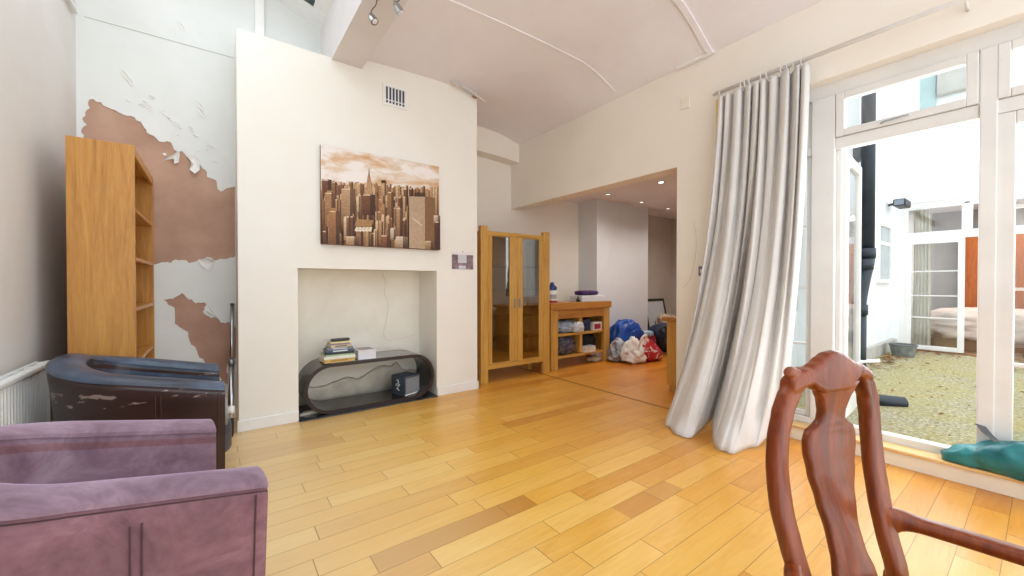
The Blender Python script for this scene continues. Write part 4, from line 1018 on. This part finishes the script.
SPL = [(.0, .09), (.04, .088), (.06, .072), (.085, .056), (.115, .046), (.14, .048), (.150, .070), (.158, .086), (.18, .096), (.205, .096), (.26, .085), (.33, .068), (.40, .056), (.45, .058), (.50, .072), (.56, .08)]
rows = []
for k in range(45):
    b = .04+.52*k/44; w_ = interp(SPL, b); o_ = .011*max(0, 1-b/.16)
    rows.append((bp(.014-w_, b, o_), bp(.014+w_, b, o_)))
obj('splat', loft(B(), strip_secs(rows, .024)), M['mahogany'], ch, True)
# crest rail with hump and scrolled ear
CT = [(-.185, .04), (-.165, .022), (-.15, .008), (-.125, .0), (-.095, -.006), (-.07, -.016), (-.045, -.030), (-.022, -.040), (0, -.043), (.022, -.040), (.045, -.030), (.07, -.016), (.10, -.006), (.13, .006), (.155, .026), (.175, .036), (.186, .055)]
CB = [(-.185, .075), (-.172, .06), (-.15, .052), (-.125, .045), (-.095, .037), (-.07, .052), (-.045, .062), (-.022, .06), (0, .06), (.022, .06), (.045, .062), (.07, .046), (.10, .032), (.13, .038), (.155, .048), (.175, .07), (.186, .075)]
secs = []
for k in range(61):
    a = -.160 + .312*k/60; t_, b_ = interp(CT, a), interp(CB, a)
    p, q = bp(a, t_), bp(a, b_); c = (p+q)/2; h = (q-p)/2
    secs.append([c + h.normalized()*u + Vector((0, w - .012*(1-abs(a)/.19), 0)) for u, w in rrect(h.length*2, .04, min(.016, h.length*.8), 3)])
loft(fbm, secs)
e0 = bp(-.142, .002)
tube(fbm, [e0 + Vector(v_) for v_ in ((.03, .004, -.012), (.012, .0, -.004), (-.006, -.004, .001), (-.02, -.008, .0), (-.028, -.010, -.006))], [.010, .013, .0145, .012, .005], 12)
bf = obj('back_frame', fbm, M['mahogany'], ch, True)
md = bf.modifiers.new('carve', 'REMESH'); md.mode = 'VOXEL'; md.voxel_size = .0035; md.use_smooth_shade = True
md = bf.modifiers.new('polish', 'SMOOTH'); md.iterations = 6; md.factor = .5
# seat, rails, legs
obj('seat_frame', loft(B(), [[(x*s, y*s-.27, z) for x, y in [(-.20, .22), (.20, .22), (.25, -.20), (.20, -.25), (-.20, -.25), (-.25, -.20)]] for z, s in ((.36, .97), (.37, 1), (.425, 1), (.435, .97))]), M['mahogany'], ch)
obj('seat_pad', loft(B(), [[(x*s, y*s-.27, z) for x, y in [(-.19, .20), (.19, .20), (.235, -.19), (.19, -.235), (-.19, -.235), (-.235, -.19)]] for z, s in ((.43, .97), (.445, .99), (.46, .93), (.468, .75))]), plain('seat_leather', '#4a2418', .5), ch)
for sg in (-1, 1):
    obj('leg', loft(B(), [[(sg*(.205+dx)+s*u, dy+s*w, z) for u, w in rrect(2, 2, .6, 3)] for z, dx, dy, s in ((.0, .0, .06, .017), (.15, .0, .01, .018), (.32, -.02, -.05, .022), (.45, -.025, -.062, .024))]), M['mahogany'], ch, True)
    obj('leg', loft(B(), [[(sg*(.22+dx)+s*u, -.49+dy+s*w, z) for u, w in rrect(2, 2, .9, 3)] for z, dx, dy, s in ((0, .02, -.03, .028), (.03, .02, -.03, .034), (.07, .005, -.005, .018), (.2, .0, .0, .022), (.32, .015, -.012, .034), (.40, .0, .0, .038))]), M['mahogany'], ch, True)
    # arm: out of the stile, sweeping forward and outward, with its support
    s0 = bp(sg*.196, .418 if sg > 0 else .462)
    pth = catmull([s0 + Vector((sg*v_[0], v_[1], v_[2])) for v_ in ((-.004, .0, .0), (.02, -.02, .006), (.05, -.065, .004), (.095, -.16, .002), (.12, -.26, .006), (.115, -.32, .008), (.085, -.355, -.006))], 6)
    ss = []
    for i, p in enumerate(pth):
        t = i/(len(pth)-1); tv = (pth[min(i+1, len(pth)-1)]-pth[max(i-1, 0)]).normalized(); sd = tv.cross(Vector((0, 0, 1))).normalized(); upv = sd.cross(tv)
        hh = .036 + .046*max(0, 1-t*3.2)**1.2 ; ww = .034 + .014*math.sin(t*math.pi)
        if t > .85: hh *= 1.15; ww *= 1.25
        ss.append([p + sd*u + upv*w for u, w in rrect(ww, hh, min(ww, hh)*.42, 3)])
    obj('arm', loft(B(), ss), M['mahogany'], ch, True)
    pa = s0 + Vector((sg*.12, -.25, -.01)); pb = Vector((sg*.245, -.36, .40))
    obj('arm_support', tube(B(), catmull([pa, pa + Vector((sg*.01, .0, -.07)), pb + Vector((sg*.015, -.02, .07)), pb], 5), .017, 10), M['mahogany'], ch, True)

# ------------------------------------------------------------------ green bag on the sill
gbm = plain('teal_plastic', '#2a8f94', .28, vary=.35, scale=7, hex2='#135e66')
gg = thing('teal_bag', 'crumpled teal plastic bag lying on the window sill', 'bag', (3.63, .10, .116))
bm = B(); secs = []
for k in range(31):
    t = k/30; y = .29 - .75*t
    w = .02 + .085*min(1, t*3.2)**.7; h = .02 + .075*min(1, t*2.6)**.8
    s_ = []
    for j in range(26):
        a = 2*math.pi*j/26; ca, sa = math.cos(a), math.sin(a)
        x = math.copysign(abs(ca)**.7, ca)*w; z = h + math.copysign(abs(sa)**.8, sa)*h
        q = Vector((x*14, y*9, z*16)); rr = 1 - 2*abs(mn.noise(q)); r2 = mn.noise(q*2.1+Vector((4, 4, 4)))
        k2 = .022*(rr-.3) + .010*r2
        s_.append((x + ca*k2 - .0, y + .012*r2, max(0.0, z + (sa*k2 if z > .012 else 0))))
    secs.append(s_)
obj('bag_body', loft(bm, secs), gbm, gg, True)
obj('white_label', loft(B(), [[(x, y, z) for x, z in ((-.095, .06), (-.075, .125), (-.03, .158), (-.03, .162), (-.08, .13), (-.10, .06))] for y in (-.02, -.10, -.25)]), M['white_plastic'], gg)
obj('grey_strip', loft(B(), [[(p[0]+dx, p[1]+dy, p[2]+dz) for dx, dy, dz in ((0, -.022, .0), (0, .022, .01), (.006, .022, .01), (.006, -.022, .0))] for p in ((-.04, .0, .12), (-.01, .06, .155), (.02, .11, .195), (.04, .14, .235))]), M['grey_plastic'], gg)

# ------------------------------------------------------------------ outside
ZP = .03
bm = B(); poly(bm, [(3.81, -4.0, ZP), (12.5, -4.0, ZP), (12.5, 1.7, ZP), (3.81, 1.7, ZP)]); po = struct('patio', bm, M['patio'], 'mossy gravel patio outside the window', 'patio')
bm = B(); box(bm, 3.8, 4.42, 1.7, 1.9, 0, 5.4); box(bm, 5.4, 12.6, 1.7, 1.9, 0, 5.4); box(bm, 4.42, 5.4, 1.7, 1.9, 0, .9); box(bm, 4.42, 5.4, 1.7, 1.9, 2.2, 5.4)
struct('wall_outside_left', bm, M['ext_wall'])
w5 = sroot('window_5')
bm = B(); box(bm, 4.42, 5.4, 1.76, 1.82, .9, .96); box(bm, 4.42, 5.4, 1.76, 1.82, 2.14, 2.2); box(bm, 4.42, 4.47, 1.76, 1.82, .96, 2.14); box(bm, 5.35, 5.4, 1.76, 1.82, .96, 2.14)
obj('frame', bm, M['gloss_white'], w5); obj('pane', bx(4.46, 5.36, 1.788, 1.792, .95, 2.15), M['glass'], w5)
struct('trim_11', bx(5.3, 9.85, 1.63, 1.7, ZP, .22, .01), M['concrete'])
struct('wall_outside_pier', bx(5.3, 5.5, 1.17, 1.7, 0, 5.4), M['ext_wall'])
XF = 9.85
bm = B()
box(bm, XF, XF+.25, 1.60, 1.9, 0, 6.2); box(bm, XF, XF+.25, -4.0, 1.60, 2.62, 6.2); box(bm, XF, XF+.25, -4.0, -1.25, 0, 2.62)
struct('wall_outside_back', bm, M['ext_wall'])
struct('wall_bedroom', bx(12.3, 12.45, -3, 1.7, 0, 2.9), plain('bedroom_wall', '#a9a5a4', .8))
struct('floor_bedroom', bx(XF, 12.3, -3, 1.7, .0, .045), plain('bedroom_floor', '#8a6a48', .6))
struct('ceiling_bedroom', bx(XF+.25, 12.3, -3, 1.7, 2.7, 2.8), M['ceiling'])
w3 = sroot('window_3')
bm = B()
box(bm, XF+.02, XF+.10, -1.18, 1.53, 2.53, 2.62); box(bm, XF+.025, XF+.105, -1.18, 1.53, 1.97, 2.07); box(bm, XF+.02, XF+.10, 1.53, 1.60, .05, 2.62); box(bm, XF+.02, XF+.10, .78, .84, 2.05, 2.55); box(bm, XF+.02, XF+.10, -1.25, -1.18, .05, 2.6); box(bm, XF+.02, XF+.1, -.1, -.03, .05, 2.6)
obj('frame', bm, M['gloss_white'], w3)
sash('transom_sash', .84, 1.53, 2.07, 2.53, .03, XF+.03, XF+.08, w3, (), 'gloss_white')
sash('transom_sash', -.03, .78, 2.07, 2.53, .03, XF+.03, XF+.08, w3, (), 'gloss_white')
d3 = sroot('door_3')
sash('leaf', .83, 1.53, .06, 1.97, .075, XF+.02, XF+.07, d3, (.62, 1.0, 1.42), 'gloss_white')
sash('leaf', -1.18, -.10, .06, 1.97, .075, XF+.02, XF+.07, d3, (.62, 1.0, 1.42), 'gloss_white')
bd = thing('bed', 'bed with rumpled pale pink bedding seen through the neighbouring glazed door', 'bed', (10.9, .75, .045))
obj('bed_base', bx(-.45, .9, -.85, .5, 0, .30, .01), plain('bed_base', '#8d6a4a', .7), bd)
crumple('duvet', (1.5, 1.5, .55), plain('pink_bedding', '#e9d6cc', .85, vary=.1, scale=4), bd, (.2, -.15, .16), 0, 41, .12, 2.2, 5, 5)
wd = thing('wardrobe', 'dark orange wardrobe seen through the open neighbouring door', 'wardrobe', (11.99, .32, .045))
wm_ = wood('cherry_wood', '#7d3c14', '#a4561e', '#b86a2c', 'z')
obj('carcass', bx(0, .28, -.9, .75, 0, 2.2, .01), wm_, wd); obj('door', bx(-.02, 0, -.88, -.08, .08, 2.15, .004), wm_, wd); obj('door', bx(-.02, 0, -.07, .73, .08, 2.15, .004), wm_, wd)
nc = thing('net_curtain', 'cream curtain hanging inside the neighbouring glazed door', 'curtain', (XF+.2, 1.36, 0))
bm = B(); rows = []
for z in (.10, .6, 1.2, 1.95, 2.5): rows.append([bm.verts.new((.03*math.sin(k*1.1), -.13+.26*k/30*(1-.15*math.sin(z)), z)) for k in range(31)])
for a, b_ in zip(rows, rows[1:]):
    for k in range(30): bm.faces.new((a[k], a[k+1], b_[k+1], b_[k]))
obj('cloth', bm, plain('cream_curtain_cloth', '#e6dfcf', .85), nc, True); obj('rail', tube(B(), [(0, -.2, 2.52), (0, .2, 2.52)], .01, 8), M['frame_white'], nc)
# small window in the left outside wall
w4 = sroot('window_4'); bm = B()
box(bm, 8.7, 9.6, 1.66, 1.705, 2.17, 2.22); box(bm, 8.7, 9.6, 1.63, 1.705, 1.22, 1.28); box(bm, 8.7, 8.78, 1.66, 1.705, 1.28, 2.17); box(bm, 9.52, 9.6, 1.66, 1.705, 1.28, 2.17); box(bm, 8.78, 9.52, 1.67, 1.705, 1.86, 1.92)
obj('frame', bm, M['gloss_white'], w4); obj('pane', bx(8.78, 9.52, 1.685, 1.698, 1.28, 2.17), plain('obscured_glass', '#a9b4b8', .15), w4)
# roof edge seen through the transom
pr_ = thing('roof_parapet', 'grey stone parapet block high on the white building opposite', 'parapet', (XF, 1.0, 4.2))
obj('stone_block', bx(-.15, 0, -.25, .15, .15, .62, .02), M['concrete'], pr_); obj('coping', bx(-.2, 0, -.28, .18, .62, .70, .01), M['concrete'], pr_)
obj('flashing', bx(-.05, 0, .17, .36, -.15, .65, .01), plain('pale_teal_cladding', '#a9c4c6', .5), pr_)

dp = thing('drainpipe', 'black cast iron drainpipe beside the open patio door', 'drainpipe', (5.15, 1.07, ZP))
obj('upper_pipe', tube(B(), [(0, 0, 1.44), (0, 0, 4.6)], .056, 16), M['pipe'], dp, True)
obj('offset_bend', tube(B(), catmull([(0, 0, 1.46), (0, 0, 1.38), (-.05, .02, 1.2), (-.10, .035, 1.0), (-.10, .035, .88)], 5), .056, 16), M['pipe'], dp, True)
obj('lower_pipe', tube(B(), [(-.10, .035, .95), (-.10, .035, .12)], .056, 16), M['pipe'], dp, True)
for x, y, z in ((0, 0, 1.47), (-.10, .035, .92), (-.03, .01, 1.36)): obj('socket', tube(B(), [(x, y, z-.05), (x, y, z+.05)], .066, 16), M['pipe'], dp, True)
obj('shoe', tube(B(), catmull([(-.10, .035, .14), (-.08, .0, .08), (.02, -.10, .04), (.16, -.24, .02)], 5), [.056+.0005*k for k in range(16)], 14), M['pipe'], dp, True)
obj('bracket', bx(.0, .16, .0, .12, 2.42, 2.56, .004), M['grey_plastic'], dp); obj('clip', tube(B(), [(-.20, .03, .42), (.06, -.08, .42)], .018, 8), M['white_plastic'], dp)
fl_ = thing('security_light', 'black security floodlight on white outside wall corner', 'outdoor light', (9.5, 1.7, 2.58))
obj('arm', tube(B(), [(0, 0, 0), (0, -.14, .03)], .02, 8), M['black'], fl_); obj('head', bx(-.25, .2, -.26, -.10, -.06, .06, .02), M['black'], fl_); obj('lens', bx(-.254, -.25, -.24, -.12, -.045, .045), plain('lamp_lens', '#7c8894', .2), fl_)
pt = thing('planter_tub', 'old grey tub standing at the outside wall corner', 'tub', (8.9, 1.40, ZP))
bm = B(); prf = [(.02, .0), (.13, 0), (.16, .16), (.17, .19), (.155, .19), (.12, .05), (.02, .04)]
obj('body', lathe(bm, prf, 18), plain('weathered_zinc', '#8f9494', .5, vary=.3, scale=10), pt, 'auto'); obj('rim', loft(B(), [[((.165+.012*math.cos(b))*math.cos(a), (.165+.012*math.cos(b))*math.sin(a), .19+.012*math.sin(b)) for b in (0, 1.57, 3.14, 4.71)] for a in [2*math.pi*k/18 for k in range(18)]], ring=True, cap=False), M['grey_plastic'], pt, True)
obj('soil', lathe(B(), [(.15, .15), (.08, .17), (.01, .175)], 14), plain('dark_soil', '#3a2f28', .9), pt)
bm = B(); rnd = random.Random(3)
for i in range(420):
    if i < 190: x, y = 7.2+rnd.gauss(1.3, .8), 1.56-abs(rnd.gauss(0, .14))
    elif i < 300: x, y = XF-abs(rnd.gauss(0, .2))-.05, rnd.uniform(.0, 1.55)
    else: x, y = rnd.uniform(4.0, 9.6), rnd.uniform(-.6, 1.3)
    if 8.7 < x < 9.1 and y > 1.2: continue
    if y > 1.6 or x > 9.8: continue
    a = rnd.uniform(0, 6.28); s = rnd.uniform(.025, .05) if i < 300 else rnd.uniform(.012, .03); z = ZP+rnd.uniform(.004, .03)
    ca, sa = math.cos(a)*s, math.sin(a)*s
    poly(bm, [(x-ca, y-sa, z), (x+.5*sa, y-.5*ca, z+rnd.uniform(0, .02)), (x+ca, y+sa, z+rnd.uniform(0, .01)), (x-.5*sa, y+.5*ca, z+rnd.uniform(0, .02))])
lf = obj('fallen_leaves', bm, plain('dry_leaves', '#a8764a', .85, vary=.3, scale=3, hex2='#6b4428')); tag(lf, 'dry brown leaves scattered on the patio and along the walls', 'leaves', kind='stuff')

# ------------------------------------------------------------------ light
wd_ = bpy.data.worlds.new('overcast_sky'); bpy.context.scene.world = wd_; wd_.use_nodes = True
nt = wd_.node_tree; bg = nt.nodes['Background']; bg.inputs['Color'].default_value = (.90, .955, 1.0, 1); bg.inputs['Strength'].default_value = 1.55
def area(name, loc, rot, sx, sy, power, color=(1, 1, 1)):
    l = bpy.data.lights.new(name, 'AREA'); l.shape = 'RECTANGLE'; l.size = sx; l.size_y = sy; l.energy = power; l.color = color
    o = bpy.data.objects.new(name, l); C.objects.link(o); o.location = loc; o.rotation_euler = rot; return o
area('window_daylight', (4.0, .2, 1.6), (0, R(90), 0), 2.2, 2.4, 30, (.95, .98, 1.0))
area('rooflight_daylight', (-.0, 2.4, 3.95), (0, R(-18), 0), 1.3, 3.2, 12, (.88, .95, 1.0))
for x, y in ((4.907, 3.75), (5.845, 3.55), (4.914, 3.188), (6.731, 3.75)):
    l = bpy.data.lights.new('downlight_beam', 'SPOT'); l.energy = 24; l.spot_size = R(150); l.spot_blend = 1.0; l.color = (1, .93, .84); l.shadow_soft_size = .05
    o = bpy.data.objects.new('downlight_beam', l); C.objects.link(o); o.location = (x, y, 2.58)
area('bedroom_fill_light', (11, .2, 2.6), (0, 0, 0), 1.0, 1.0, 25, (1, .93, .85))  # unseen fill light added to brighten the bedroom

sc = bpy.context.scene
sc.view_settings.view_transform = 'Standard'
sc.view_settings.look = 'None'
sc.view_settings.exposure = 0.67
sc.cycles.max_bounces = 8; sc.cycles.diffuse_bounces = 5; sc.cycles.transparent_max_bounces = 16
sc.cycles.sample_clamp_indirect = 6
